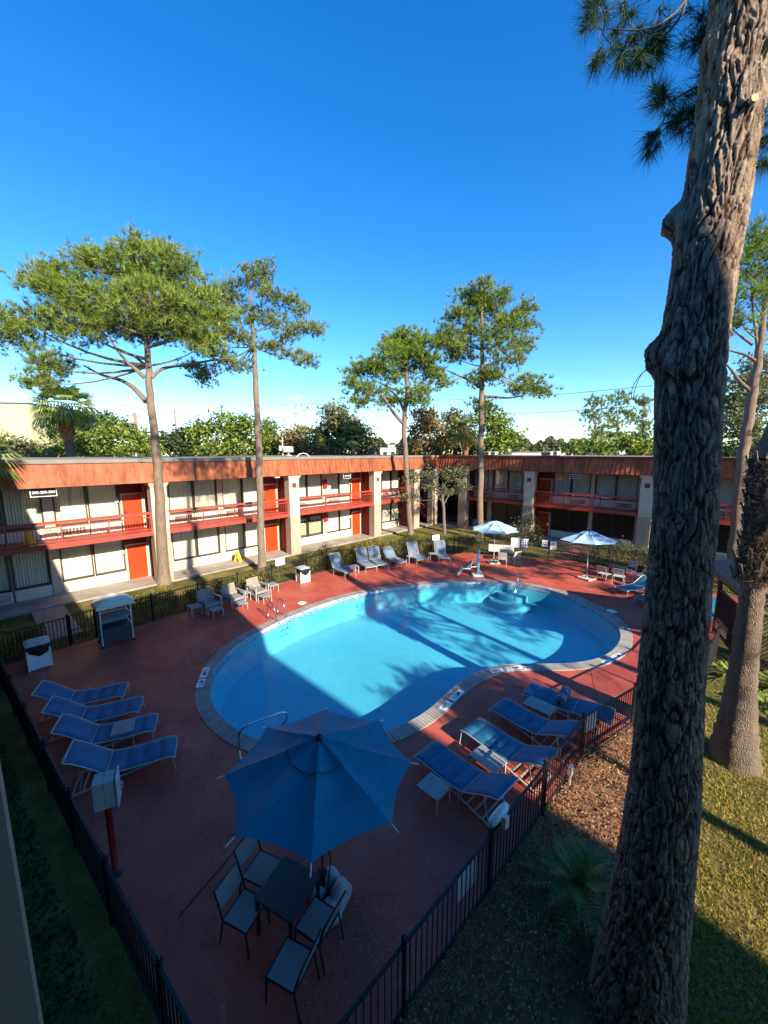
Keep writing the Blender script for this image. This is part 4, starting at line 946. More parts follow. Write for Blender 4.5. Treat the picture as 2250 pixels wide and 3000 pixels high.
def tree(label, group, trunk, Y, blobs, mats, limbs=(), kind='pine', dens=1.0, tuft=.36, depth=1.0, seed=1, name='pine_tree', nn=9, twigs=True, leafsize=.16, base=None, kmin=7, cat='tree', nw=.028, limbr=.075):
    """trunk: [(px,py,width_px)...] from the base up, all at forward distance Y; blobs: crown lobes (px,py,rx,ry)"""
    rng = np.random.RandomState(seed); k = Y/FPX
    tp = [atY(x, y, Y+(b[0] if b else 0)) for x, y, w, *b in trunk]
    if base is not None: tp[0] = base
    origin = Vector((tp[0].x, tp[0].y, tp[0].z)); root = thing(name, label, cat, origin, 0, group)
    tr = [w*k/2 for x, y, w, *b in trunk]
    pts = catmull(tp, 4, False); rr = []
    for i in range(len(tp)-1): rr += [tr[i]+(tr[i+1]-tr[i])*j/4 for j in range(4)]
    rr.append(tr[-1]); q = MB()
    pts = [p-origin for p in pts]
    pts = [p+Vector((math.sin(i*1.7), math.cos(i*2.3), 0))*rr[i]*.12 for i, p in enumerate(pts)]
    q.tube(pts, [rr[0]*1.25]+rr[1:], 12)
    def near_trunk(p, drop):
        best = min(range(int(len(pts)*.62), len(pts)), key=lambda i: abs(pts[i].z-(p.z-drop))); return pts[best], rr[best]
    for lb in limbs:
        lw = lb[0]; P = []
        for x, y, dy in lb[1:]: P.append(atY(x, y, Y+dy)-origin)
        c = catmull(P, 4, False); q.tube(c, [lw*k*(1-.75*i/(len(c)-1))/2 for i in range(len(c))], 7)
    TC, TD = [], []
    for (bx, by, rx, ry) in blobs:
        dy = (rng.rand()*2-1)*rx*k*.55*depth; c = atY(bx, by, Y+dy)-origin; RX, RY = max(.22, rx*k-tuft*.75), max(.18, ry*k-tuft*.75); RD = max(RX, RY)*.9
        if twigs and pts:
            a, ra = near_trunk(c, (c-pts[-1]).xy.length*.35+.3)
            mid = a*.45+c*.55+Vector((0, 0, -.12*(c-a).length)); lim = bez(a, mid, c); q.tube(lim, [max(.012, limbr*(1-.8*i/6))*min(1.4, RX/1.5+.4) for i in range(7)], 5)
        K = max(kmin, int(rx*ry*k*k*(6.0 if kind == 'pine' else 7.0)*dens+kmin-1))
        for _ in range(K):
            u = unit(1, rng)[0]; u[2] = u[2] if rng.rand() < .75 else abs(u[2]); rad_ = .45+.55*rng.rand()**.6
            e = Vector((u[0]*RX*rad_, u[1]*RD*rad_, u[2]*RY*rad_))+c
            if twigs: q.tube([c+(e-c)*.05, c+(e-c)*.55+Vector((0, 0, -.04)), e], [.03, .018, .008], 4, cap=False)
            m = int((9 if kind == 'pine' else 30)*(.6+.8*rng.rand())); dirn = np.array((e-c).normalized())
            P = np.array(e)+rng.normal(size=(m, 3))*np.array([1, 1, .6])*(tuft*.85 if kind == 'pine' else tuft*1.15)
            TC.append(P); TD.append(np.tile(dirn*.5+np.array([0, 0, .55]), (m, 1))+rng.normal(size=(m, 3))*.25)
    q.build('trunk', M['bark' if kind == 'pine' else 'barkgrey'], root, True)
    if TC:
        TC = np.concatenate(TC); TD = np.concatenate(TD)
        if kind == 'pine': V, F_ = needles(TC, TD, nn, tuft, nw, rng, .75)
        else: V, F_ = leaves(np.repeat(TC, 3, 0)+rng.normal(size=(len(TC)*3, 3))*leafsize*1.4, leafsize, rng)
        cr = addmesh('crown', V, F_, M[mats], root)
    return root
GP = 'pines in the courtyard round the pool'
tree('broad umbrella shaped pine with a dense dark green crown at the left', GP, [(480,1712,34),(470,1500,27),(462,1367,24),(449,1241,21),(439,1156,19),(435,1072,17),(430,1000,14),(428,920,12),(432,820,7)], 22.4,
     [(430,775,110,60),(330,800,110,65),(540,850,80,70),(200,870,110,70),(320,900,140,75),(440,900,130,80),(90,950,110,60),(40,985,70,50),(150,1075,75,50),(110,1120,60,25),(230,960,90,60),(560,950,80,60),(600,1010,60,40),(500,960,100,60),(380,960,100,45),(260,770,60,45),(520,780,60,50),(130,830,55,45),(600,880,50,60),(630,930,50,40),(440,730,60,22),(160,790,40,30)],
     'needle', limbs=[(17,(428,1177,0),(395,1140,.3),(359,1116,.8),(295,1097,1.3),(245,1070,1.6)),(13,(424,1106,0),(395,1080,-.2),(367,1055,-.5),(333,1009,-.8),(304,945,-1)),(10,(430,1075,0),(395,1045,.5),(345,1020,1)),(11,(445,1106,0),(477,1080,.3),(549,1068,.6),(658,1051,1),(700,1060,1))], dens=2.3, tuft=.40, seed=3, nn=17)
tree('slender pine with a sparse open crown, second from the left', GP, [(768,1675,24),(763,1500,21),(759,1333,20),(753,1206,17),(748,1101,15),(744,1016,12),(738,932,9),(731,848,6),(728,800,3)], 24.9,
     [(720,810,50,30),(680,845,40,30),(765,835,35,30),(800,870,38,28),(850,880,22,28),(880,912,26,24),(925,968,20,14),(880,965,38,28),(800,940,45,35),(740,930,50,45),(680,900,45,40),(650,950,45,40),(700,1000,55,38),(640,1060,60,42),(610,1110,45,28),(560,1080,30,22),(800,1020,45,25),(860,1045,40,18),(905,1060,30,12),(840,990,34,25),(770,790,25,18),(630,860,25,20),(600,1000,35,30),(700,1080,50,28)],
     'needle2', dens=1.15, tuft=.36, seed=5, nn=16, limbr=.05)
tree('round bright green pine, third from the left, with one forked low limb', GP, [(1203,1573,17),(1196,1460,15),(1188,1330,14),(1184,1235,14),(1193,1151,12),(1190,1066,9),(1185,1000,5)], 35.2,
     [(1190,1000,80,38),(1130,1030,60,38),(1240,1020,55,42),(1060,1090,55,45),(1035,1135,32,32),(1090,1150,55,36),(1170,1090,70,50),(1260,1070,45,45),(1275,1110,38,36),(1215,1150,60,34),(1150,1180,36,20),(1230,1175,36,18),(1110,1075,50,40),(1200,1050,60,40),(1060,1180,40,22),(1180,985,40,20)],
     'needle3', limbs=[(11,(1180,1240,0),(1150,1205,0),(1136,1180,-.3),(1115,1155,-.6),(1106,1138,-.8)),(9,(1184,1205,0),(1165,1165,.3),(1140,1140,.5),(1115,1120,.8))], dens=1.05, tuft=.46, seed=8, nn=16, nw=.042)
tree('tall pine with a long layered crown, fourth from the left, behind the pool lift', GP, [(1405,1578,20),(1408,1400,18),(1410,1250,16),(1411,1142,15),(1413,1050,12),(1412,950,9),(1410,860,5)], 34.6,
     [(1410,850,45,30),(1375,880,42,36),(1450,880,48,40),(1410,920,70,50),(1345,940,42,38),(1312,980,38,28),(1545,905,26,22),(1540,960,32,26),(1500,955,52,40),(1450,980,80,50),(1380,1000,70,50),(1530,1010,36,26),(1480,1050,62,32),(1560,1125,52,32),(1592,1150,26,20),(1520,1140,40,22),(1340,1050,36,22),(1300,1120,40,16),(1420,1190,42,26),(1400,1110,40,26),(1460,1100,40,24),(1330,1010,40,28),(1290,1000,22,18)],
     'needle', limbs=[(9,(1405,1135,0),(1370,1112,.3),(1330,1095,.5),(1310,1085,.8)),(9,(1420,1160,0),(1450,1163,0),(1500,1165,-.5),(1560,1150,-.8)),(7,(1415,1120,0),(1440,1095,0),(1460,1080,.3))], dens=1.05, tuft=.46, seed=12, nn=16, nw=.042)
tree('leaning pine at the right edge, just beyond the big trunk', GP, [(2143,1705,30),(2155,1560,29),(2170,1400,28),(2181,1300,27),(2195,1220,25),(2205,1150,24),(2222,1050,20),(2234,950,15),(2245,860,9)], 22.3,
     [(2215,690,55,36),(2190,760,55,40),(2240,800,55,50),(2150,820,34,36),(2200,870,55,36),(2125,925,34,26),(2170,950,45,26),(2260,730,45,45),(2280,860,50,60),(2130,880,26,20),(2160,760,30,24),(2300,960,50,60)],
     'needle3', limbs=[(13,(2205,1150,0),(2170,1120,0),(2140,1080,.3),(2110,1050,.6)),(10,(2218,1060,0),(2185,1040,0),(2150,1030,.3),(2110,1020,.6)),(9,(2222,1040,0),(2212,960,0),(2205,900,-.3),(2200,800,-.5)),(9,(2205,1010,0),(2170,985,.2),(2140,960,.5))], dens=1.0, tuft=.38, seed=14, nn=16)
# unseen pines right of the picture: some read from shadows, others added for shade
for k, (x, y, h, sd_, lb) in enumerate(((17.5, 1.9, 15.5, 31, 'pine right of the picture nearest the tower, shading the pool'), (20.5, 5.2, 16.5, 33, 'pine farther right of the picture, shading the far deck'), (14.0, -1.9, 9.3, 35, 'unseen pine behind the camera, its low crown shaped to shade the right loungers'), (24.5, 9.5, 15.5, 37, 'pine far right of the picture behind the gazebo'), (29, 16.5, 19, 38, 'unseen tall pine added right of the picture to shade the far wing'), (32.5, 12, 21, 39, 'unseen tallest pine added right of the picture to shade the far wing'), (26, 19.5, 18, 40, 'unseen pine added for shade beside the far wing, just right of the picture'))):
    rng = np.random.RandomState(sd_); root = thing('pine_tree', lb, 'tree', (x, y, -.05), 0, GP); q = MB(); q.tube([(0, 0, 0), (.1, .1, h*.5), (0, .2, h*.95)], [.28, .2, .06], 10)
    TC = []; TD = []
    for _ in range(15):
        a = rng.rand()*6.28; zz = h*((.87 if k == 2 else .55)+(.05 if k == 2 else .42)*rng.rand()); R_ = (1.0+(1.0 if k == 2 else 3.2)*rng.rand())*(1.25-zz/h*.6); c = np.array([math.cos(a)*R_, math.sin(a)*R_, zz]); q.tube([(0, .1, zz-.8), tuple(c*.6+np.array([0, 0, zz*.4-.2])), tuple(c)], [.08, .05, .02], 5)  # third pine's crown is squeezed flat to shade only the right loungers
        for _ in range(10):
            e = c+unit(1, rng)[0]*np.array([1.1, 1.1, .3 if k == 2 else .6])*rng.rand(); TC.append(e+rng.normal(size=(8, 3))*.28); TD.append(np.tile([0, 0, .5], (8, 1)))
    q.build('trunk', M['bark'], root, True); V, F_ = needles(np.concatenate(TC), np.concatenate(TD), 8, .36, .05, rng, .9); addmesh('crown', V, F_, M['needle'], root)
# small courtyard tree with twisted trunk
tree('small twisted tree with thin brown and green leaves in the far corner', GP, [(1302,1568,11),(1300,1500,9),(1296,1460,8),(1292,1430,5)], 35.2,
     [(1300,1400,55,22),(1350,1420,40,20),(1250,1395,40,22),(1330,1380,50,20),(1270,1430,26,12),(1210,1400,26,16),(1195,1460,14,9),(1310,1440,30,14)], 'leafgrey', kind='leaf', dens=.0, kmin=4, tuft=.26, seed=21, name='small_tree', leafsize=.09,
     limbs=[(5,(1298,1475,0),(1285,1455,0),(1270,1440,.2)),(5,(1299,1480,0),(1315,1450,0),(1330,1430,-.2)),(4,(1298,1460,0),(1300,1420,0),(1310,1400,.2))])
GBk = 'trees beyond the motel roofs'
def bgtree(label, Y, cx, blobs, m, seed, kind='leaf', ls=None, dens=.30, tuft=None, name='tree', tw=14):
    k = Y/FPX; ylow = max(b[1] for b in blobs); base = atY(cx, 1400, Y); base.z = -.05
    return tree(label, GBk, [(cx, 1400, tw), (cx, ylow, tw*.7), (cx, (ylow+min(b[1] for b in blobs))/2, tw*.35)], Y, blobs, m, kind=kind, dens=dens, tuft=tuft or .011*Y, seed=seed, name=name, leafsize=ls or .0042*Y, base=base, limbr=.06, nw=.0017*Y)
bgtree('pale leafy tree at the far left before the yellow building', 34, 60, [(30,1310,60,40),(90,1330,50,30),(-20,1300,50,50)], 'leafgrey', 41)
bgtree('low bright bush left of the palm beyond the left roof', 40, 150, [(120,1330,50,22),(170,1325,45,25)], 'leaf', 42)
bgtree('wide bright green tree right of the palm beyond the left roof', 44, 300, [(250,1300,60,38),(320,1280,70,45),(390,1300,60,40),(300,1325,90,25),(420,1325,50,22)], 'leaf', 43, dens=.22)
bgtree('dark flat topped tree behind the bright one beyond the left roof', 62, 280, [(250,1245,60,28),(300,1235,45,22),(200,1270,50,25),(350,1260,45,22)], 'leafdark', 44)
bgtree('dark tree by the utility pole beyond the left roof', 58, 530, [(500,1300,45,35),(550,1290,45,40),(560,1325,60,20)], 'leafdark', 45)
bgtree('lumpy bright tree left of the slender pine trunk beyond the roof', 48, 640, [(610,1275,45,45),(660,1250,40,45),(700,1290,45,40),(640,1320,70,25),(720,1240,22,24)], 'leaf', 46, dens=.24)
bgtree('bright tree just right of the slender pine trunk beyond the roof', 50, 790, [(770,1270,36,45),(800,1300,26,35),(760,1320,45,20)], 'leaf', 47)
bgtree('tall rounded tree in the middle beyond the roof', 52, 1000, [(985,1225,42,42),(1000,1260,60,40),(960,1290,60,40),(1040,1280,50,50),(1075,1300,30,40),(1000,1320,90,25),(930,1310,40,26)], 'leafgrey', 48, dens=.26)
bgtree('thin brownish scrub tree left of the tall rounded tree', 47, 860, [(865,1290,34,34),(880,1320,50,20),(845,1310,26,26)], 'leafbrown', 49, dens=.2)
bgtree('tree with golden brown leaves behind the far corner', 45, 1245, [(1240,1225,42,34),(1250,1270,50,38),(1220,1310,40,30),(1275,1310,45,30),(1210,1350,26,26)], 'leafbrown', 50, dens=.26)
bgtree('green tree between the golden tree and the tall pine trunk', 48, 1335, [(1330,1230,34,34),(1330,1275,45,40),(1350,1315,55,26),(1300,1300,34,30)], 'leafgrey', 51, dens=.26)
bgtree('green tree right of the tall pine trunk beyond the roof', 46, 1450, [(1430,1225,45,34),(1460,1260,50,40),(1470,1305,45,30),(1430,1310,50,28),(1500,1290,26,18)], 'leaf', 52, dens=.26)
for k, (cx, bl, l) in enumerate(((1745, [(1745,1180,22,26),(1735,1215,34,28),(1750,1255,38,30),(1745,1295,40,26)], 'left of the three tall pines beyond the right roof'), (1810, [(1805,1170,36,26),(1815,1205,40,30),(1800,1240,34,26),(1805,1280,38,30)], 'middle one of the three tall pines beyond the right roof'), (1885, [(1880,1180,30,24),(1870,1225,36,32),(1890,1260,36,32),(1870,1300,36,24)], 'right one of the three tall pines beyond the right roof'))):
    bgtree(l, 60+3*k, cx, bl, 'needle2', 60+k, kind='pine', dens=.30, tuft=.62, name='pine_tree')
bgtree('yellowish bush under the three tall pines', 52, 1850, [(1840,1300,36,30),(1880,1310,36,26),(1700,1315,45,20),(1760,1315,45,20)], 'leaf', 64)
bgtree('leafy tree behind the leaning pine at the right edge', 36, 2190, [(2170,1130,50,45),(2220,1090,50,50),(2140,1190,40,50),(2220,1180,60,60),(2150,1260,50,55),(2220,1270,60,60),(2250,1130,40,60)], 'leafgrey', 65, dens=.3)
bgtree('dark leafy tree low behind the leaning pine at the right edge', 31, 2180, [(2140,1330,45,45),(2200,1340,60,50),(2250,1330,50,60),(2160,1400,45,30),(2230,1400,50,34)], 'leafdark', 66, dens=.3)
# ------------------------------------------------------------------ far woods: one mass each
def woods(lab, x0, x1, y, base_y, Y, m, seed, n=2600):
    rng = np.random.RandomState(seed); C = []
    for _ in range(n):
        px = x0+(x1-x0)*rng.rand(); top = y+7*math.sin(px*.07+seed)+5*math.sin(px*.19)+4*math.sin(px*.045)
        py = top+(base_y-top)*rng.rand()**1.3; C.append(atY(px, py, Y+rng.rand()*14))
    V, F_ = leaves(np.array([tuple(c) for c in C]), Y*.0048, rng); o = addmesh('far_woods', V, F_, M[m]); tag(o, lab, 'woods', kind='stuff')
woods('low dark woods on the horizon between the middle trees', 1080, 1230, 1292, 1335, 170, 'leafdark', 3, 1500)
woods('hazy brown green woods on the horizon at the right', 1500, 1720, 1290, 1335, 150, 'leafgrey', 5, 2600)
woods('low woods along the horizon at the left', -60, 1000, 1312, 1340, 130, 'leafdark', 7, 5200)
woods('low woods along the horizon at the far right', 1690, 2320, 1300, 1340, 120, 'leafdark', 9, 3000)
# ------------------------------------------------------------------ palms
def fan_frond(V, F_, o, d, L, n, w, droop, rng):
    """stem then radiating blades"""
    d = d.normalized(); side = d.cross(Vector((0, 0, 1))).normalized(); up = side.cross(d); c = o+d*L*.5
    b = len(V); V += [tuple(o-side*.012), tuple(o+side*.012), tuple(c)]; F_.append((b, b+1, b+2))
    for k in range(n):
        a = (-1+2*k/(n-1))*1.25; dd = (d*math.cos(a)+side*math.sin(a)).normalized(); l = L*.62*(1-.25*abs(a)/1.25)
        p1 = c+dd*l*.6+Vector((0, 0, -droop*.25*l)); p2 = c+dd*l+Vector((0, 0, -droop*l*(.8+.4*rng.rand()))); s = dd.cross(up).normalized()*w
        b = len(V); V += [tuple(c), tuple(p1-s), tuple(p2), tuple(p1+s)]; F_.append((b, b+1, b+2, b+3))
def fanpalm(label, base, trunk, r0, r1, L, m, seed, boots=None, n=26, dead=0, group='fan palms', cat='palm tree'):
    rng = np.random.RandomState(seed); root = thing('palm_tree', label, cat, base, 0, group); tp = [Vector(t)-Vector(base) for t in trunk]
    c = catmull(tp, 5, False); q = MB(); q.tube(c, [r0+(r1-r0)*(i/(len(c)-1))**.6 for i in range(len(c))], 16); q.build('trunk', M['palmbark'], root, True)
    if boots:
        q = MB()
        for k in range(boots[2]):
            t = boots[0]+(boots[1]-boots[0])*k/boots[2]; i = min(len(c)-2, int(t*(len(c)-1))); p = c[i]+(c[i+1]-c[i])*(t*(len(c)-1)-i); a = k*2.4; rr_ = boots[3]
            o = p+Vector((math.cos(a), math.sin(a), 0))*rr_*.75; e = o+Vector((math.cos(a)*rr_*.9, math.sin(a)*rr_*.9, rr_*1.5)); q.bar(o-Vector((0, 0, rr_*.5)), e, rr_*.65, rr_*.22)
        q.tube([c[int(boots[0]*(len(c)-1))], c[int(boots[1]*(len(c)-1))]], [boots[3]*.95]*2, 12)
        q.build('boots', M['boot'], root)
    V = []; F_ = []; top = c[-1]
    for k in range(n):
        a = k*2.399+rng.rand()*.3; el = 1.15-1.75*(k/n); d = Vector((math.cos(a)*math.cos(el), math.sin(a)*math.cos(el), math.sin(el))); fan_frond(V, F_, top, d, L*(.85+.3*rng.rand()), 15, .03*L, .35+.35*(k/n), rng)
    mb = MB(); mb.add(V, F_); mb.build('crown', M[m], root)
    return root
Y = 34; b = atY(206, 1345, Y); b.z = -.05
fanpalm('fan palm with an orange fibrous trunk rising beyond the left roof', b, [tuple(b), tuple(atY(206, 1345, Y)), tuple(atY(200, 1290, Y)), tuple(atY(192, 1235, Y)), tuple(atY(188, 1195, Y))], .34, .25, 2.5, 'palmleaf', 4, boots=(.5, .9, 60, .34), n=44)
Y = 50; b = atY(900, 1345, Y); b.z = -.05
fanpalm('pale short fan palm in front of the middle trees beyond the roof', b, [tuple(b), tuple(atY(900, 1330, Y)), tuple(atY(898, 1285, Y))], .36, .3, 2.2, 'palmpale', 5, n=20)
Y = 49; b = atY(1034, 1345, Y); b.z = -.05
fanpalm('second pale fan palm, before the tall rounded tree', b, [tuple(b), tuple(atY(1034, 1330, Y)), tuple(atY(1032, 1280, Y))], .3, .25, 2.0, 'palmpale', 6, n=18)
Y = 42; b = atY(1364, 1345, Y); b.z = -.05
fanpalm('fan palm with an orange trunk left of the tall courtyard pine', b, [tuple(b), tuple(atY(1364, 1345, Y)), tuple(atY(1362, 1295, Y)), tuple(atY(1360, 1265, Y))], .3, .25, 1.9, 'palmpale', 7, boots=(.45, 1.0, 30, .3), n=30)
Y = 17.6; b = atY(-75, 1500, Y); b.z = -.05
fanpalm('palm just outside the left edge whose frond tips reach over the left roof', b, [tuple(b), tuple(atY(-75, 1500, Y)), tuple(atY(-78, 1400, Y)), tuple(atY(-78, 1350, Y))], .22, .2, 1.9, 'palmleaf', 8, n=26)
# big palm trunk at right (flared foot)
pb = g(2152, 2222); Yp = pb.y; kk = Yp/FPX
PT = [(2152,2222,172),(2155,2160,138),(2165,2080,112),(2172,2000,93),(2185,1900,82),(2196,1800,76),(2205,1720,72),(2213,1640,72),(2222,1560,80),(2234,1450,78),(2246,1350,76)]
root = thing('palm_tree', 'thick palm trunk with a flared foot on the lawn at the right edge', 'palm tree', Vector((pb.x, pb.y, 0)), 0, 'fan palms'); P = [atY(x, y, Yp)-Vector((pb.x, pb.y, 0)) for x, y, w in PT]; P[0].z = -.1
c = catmull(P, 6, False); W = [w*kk*.82/2 for x, y, w in PT]; rr = []
for i in range(len(W)-1): rr += [W[i]+(W[i+1]-W[i])*j/6 for j in range(6)]
rr.append(W[-1]); rr = [r*(1+.035*math.sin(i*2.1)+.02*math.sin(i*3.7)) for i, r in enumerate(rr)]; q = MB(); q.tube(c, rr, 32); q.build('trunk', M['palmbark'], root, True)
rng = np.random.RandomState(9); q = MB()
for k in range(60):
    t = .64+.36*k/60; i = min(len(c)-2, int(t*(len(c)-1))); p = c[i]; a = k*2.4; r_ = .27+.05*rng.rand()
    if t < .7 : r_ += .10
    o = p+Vector((math.cos(a), math.sin(a), 0))*r_*.8; e = o+Vector((math.cos(a)*.13, math.sin(a)*.13, .22+.1*rng.rand())); q.bar(o-Vector((0, 0, .1)), e, .06, .03)
q.build('boots', M['palmbark'], root)
V, F_ = needles(np.array([tuple(c[min(len(c)-1, int((.62+.38*rng.rand())*len(c)))]+Vector((math.cos(a), math.sin(a), 0))*.27) for a in rng.rand(1100)*6.28]), np.zeros((1100, 3)), 9, .22, .012, rng, 1, .5); addmesh('fibre', V, F_, M['twig'], root)
V = []; F_ = []
for k in range(26): a = k*2.399; el = 1.15-1.7*k/26; fan_frond(V, F_, c[-1]+Vector((1.6, 0, 4.4)), Vector((math.cos(a)*math.cos(el), math.sin(a)*math.cos(el), math.sin(el))), 1.9, 15, .04, .5, rng)
q = MB(); q.tube([c[-1], c[-1]+Vector((.6, 0, 2)), c[-1]+Vector((1.6, 0, 4.5))], [.26, .24, .22], 14); q.build('trunk_top', M['palmbark'], root); q = MB(); q.add(V, F_); q.build('crown', M['palmleaf'], root)
# sago palms and strappy plants
def sago(loc, l, L=.95, n=34, m='sago', seed=1, stem=.35, dead=60, gname='spiky plants in the planting bed'):
    rng = np.random.RandomState(seed); root = thing('sago_palm', l, 'sago palm', loc, 0, gname); q = MB(); q.tube([(0, 0, -.1), (0, 0, stem*.6), (0, 0, stem)], [.2, .22, .12], 12); q.build('trunk', M['boot'] if 0 else M['barkgrey'], root, True)
    V = []; F_ = []
    for k in range(n):
        a = k*2.399; el = 1.3-1.35*(k/n); d = Vector((math.cos(a), math.sin(a), 0)); pts = []; m_ = 9; ll = L*(.85+.3*rng.rand())
        for i in range(m_+1): t = i/m_; pts.append(Vector((0, 0, stem))+d*ll*(t*math.cos(el)+.18*t*t)+Vector((0, 0, ll*(math.sin(el)*t-.42*t*t))))
        for i in range(m_):
            p, p2 = pts[i], pts[i+1]; t_ = (p2-p).normalized(); s = t_.cross(Vector((0, 0, 1))); s = s.normalized() if s.length > .01 else Vector((-d.y, d.x, 0)); u_ = s.cross(t_)
            for j in range(2):
                o = p+(p2-p)*j/2; bl = L*.24*math.sin(math.pi*min(.93, (i+j/2+.8)/(m_+.8)))
                for sg in (-1, 1):
                    e = o+(s*sg*.85+t_*.6+u_*.28)*bl; b_ = len(V); V += [tuple(o-t_*.005), tuple(o+t_*.038), tuple(e)]; F_.append((b_, b_+1, b_+2))
            b_ = len(V); V += [tuple(p-s*.006), tuple(p+s*.006), tuple(p2)]; F_.append((b_, b_+1, b_+2))
    q = MB(); q.add(V, F_); q.build('fronds', M[m], root)
    if dead:
        C = np.tile([0, 0, stem*.95], (dead, 1)); a = rng.rand(dead)*6.28; D = np.stack([np.cos(a), np.sin(a), -.35+0*a], 1)*1.6; V2, F2 = needles(C, D, 3, L*.62, .03, rng, .35, .1); addmesh('dry_skirt', V2, F2, M['drygrass'], root)
    return root
bedm = mat('mulch', (.26, .12, .06), .95, var=.5, sc=6, bump=.6, bsc=30)
sago(g(1690, 2660), 'sago palm with a dry grey skirt between the right fence and the big pine', 0.92, 26, seed=2, stem=.42, dead=110)
def strappy(loc, l, L, n, m, seed, w=.05):
    rng = np.random.RandomState(seed); root = thing('strappy_plant', l, 'plant', loc, 0, 'spiky plants in the planting bed'); V = []; F_ = []
    for k in range(n):
        a = k*2.399; el = 1.25-.9*k/n; d = Vector((math.cos(a), math.sin(a), 0)); s = Vector((-d.y, d.x, 0)); P = [d*L*t*math.cos(el)+Vector((0, 0, L*(math.sin(el)*t-.55*t*t))) for t in (0, .3, .65, 1)]; ww = [w*.7, w, w*.8, .004]
        for i in range(3): b_ = len(V); V += [tuple(P[i]-s*ww[i]), tuple(P[i]+s*ww[i]), tuple(P[i+1]+s*ww[i+1]), tuple(P[i+1]-s*ww[i+1])]; F_.append((b_, b_+1, b_+2, b_+3))
    q = MB(); q.add(V, F_); q.build('leaves', M[m], root); return root
strappy(Vector((11.9, 12.5, 0)), 'strappy green plant at the gazebo left of the palm trunk', 1.3, 30, 'palmleaf', 3); strappy(Vector((12.9, 11.8, 0)), 'strappy green plant right of the palm trunk', 1.4, 34, 'palmleaf', 4); strappy(g(2245, 2080), 'strappy green plant at the right edge nearer the camera', 1.1, 26, 'palmleaf', 5)
# ------------------------------------------------------------------ hedges and bushes
def hedge(l, a, b, w, h, m='hedge', seed=1, dens=420, name='hedge', cat='hedge', group='clipped hedges along the fences', ls=.045, gap=.0):
    rng = np.random.RandomState(seed); a = Vector(a); b = Vector(b); d = b-a; L = d.length; d.normalize(); s = Vector((-d.y, d.x, 0)); n = int(dens*(L*h*2+L*w))
    root = thing(name, l, cat, (a.x, a.y, 0), 0, group)
    t = rng.rand(n)*L; th = rng.rand(n)*math.pi; bump_ = 1+.14*np.sin(t*2.1+seed)+.10*np.sin(t*5.3)+.1*rng.normal(size=n); rr_ = (.72+.28*rng.rand(n)**.5)*bump_
    x = np.cos(th)*w/2*rr_; z = h*(.12+.88*np.sin(th)**.6*rr_); z = np.where(rng.rand(n) < .35, h*rng.rand(n)*.8, z)
    P = np.outer(t, np.array(d))+np.outer(x, np.array(s)); P[:, 2] += z
    V, F_ = leaves(P, ls, rng); addmesh('leaves', V, F_, M[m], root)
    q = MB()
    for k in range(int(L/.5)+1): p = d*min(L, k*.5+.2*rng.rand()); q.tube([p, p+s*(rng.rand()-.5)*w*.3+Vector((0, 0, h*.45)), p+s*(rng.rand()-.5)*w*.8+Vector((0, 0, h*.85))], [.02, .014, .006], 4, cap=False)
    q.build('stems', M['twig'], root); return root
nl = Vector((-dA.y, dA.x, 0))
def off(p, d): return p+nl*d
hedge('dark rounded hedge in the left corner behind the white bin', off(F['A'], .7)+dA*.1, off(pA, .7)-dA*.6, 1.1, 1.0, seed=2)
hedge('hedge between the towel cart and the tall pine trunk', off(pB, .8)+dA*.3, off(pB, .8)+dA*3.4, 1.2, 1.05, seed=3)
hedge('sunlit yellow green hedge behind the slatted armchairs', off(pB, .7)+dA*3.9, off(F['B'], .7)-dA*3.4, .8, .8, seed=4)
cb = (F['C']-F['B']).normalized(); nb = Vector((-cb.y, cb.x, 0))
hedge('tall hedge left of the first grey lounger', F['B']-dA*1.1+nl*.8, F['B']+nb*.7+cb*2.6, 1.1, 1.3, seed=5); hedge('tall hedge behind the middle grey loungers', F['B']+nb*.75+cb*2.7, F['B']+nb*.75+cb*6.8, 1.1, 1.35, seed=6)
hedge('hedge behind the two right grey loungers', F['B']+nb*.75+cb*6.9, F['C']+nb*.9-cb*.2, 1.1, 1.25, seed=7)
nc = Vector((-cd.y, cd.x, 0)); hedge('dark hedge left of the left far parasol pole', F['C']+nc*.8+cd*.2, F['C']+nc*.8+cd*2.2, 1.2, 1.2, seed=8, m='leafgrey')
e1_ = (F['E']-F['D']).normalized(); ne = Vector((-e1_.y, e1_.x, 0)); hedge('dark hedge behind the right far parasol', F['D']+ne*.8+e1_*.4, F['E']+ne*.8, 1.3, 1.5, seed=9, m='leafgrey')
hedge('scraggly hedge behind the far right table', F['E']+ne*.7, F['F']+ne*1.0, 1.2, 1.5, seed=10, m='hedge')
def bush(p, r, h, l, m, seed, n=1800, ls=.05):
    rng = np.random.RandomState(seed); root = thing('bush', l, 'bush', p, 0, 'loose bushes'); u = unit(n, rng); u[:, 2] = np.abs(u[:, 2]); R_ = (.5+.5*rng.rand(n, 1)**.5)*(1+.15*rng.normal(size=(n, 1))); P = u*R_*np.array([r, r, h]); V, F_ = leaves(P, ls, rng); addmesh('leaves', V, F_, M[m], root); q = MB()
    for k in range(8): a = k*.8; q.tube([(0, 0, 0), (math.cos(a)*r*.5, math.sin(a)*r*.5, h*.7)], [.02, .006], 4, cap=False)
    q.build('stems', M['twig'], root)
bush(g(1540, 1588), 1.5, 2.3, 'loose shrub before the shaded wing behind the left far parasol', 'leafgrey', 22, 1500, .07)
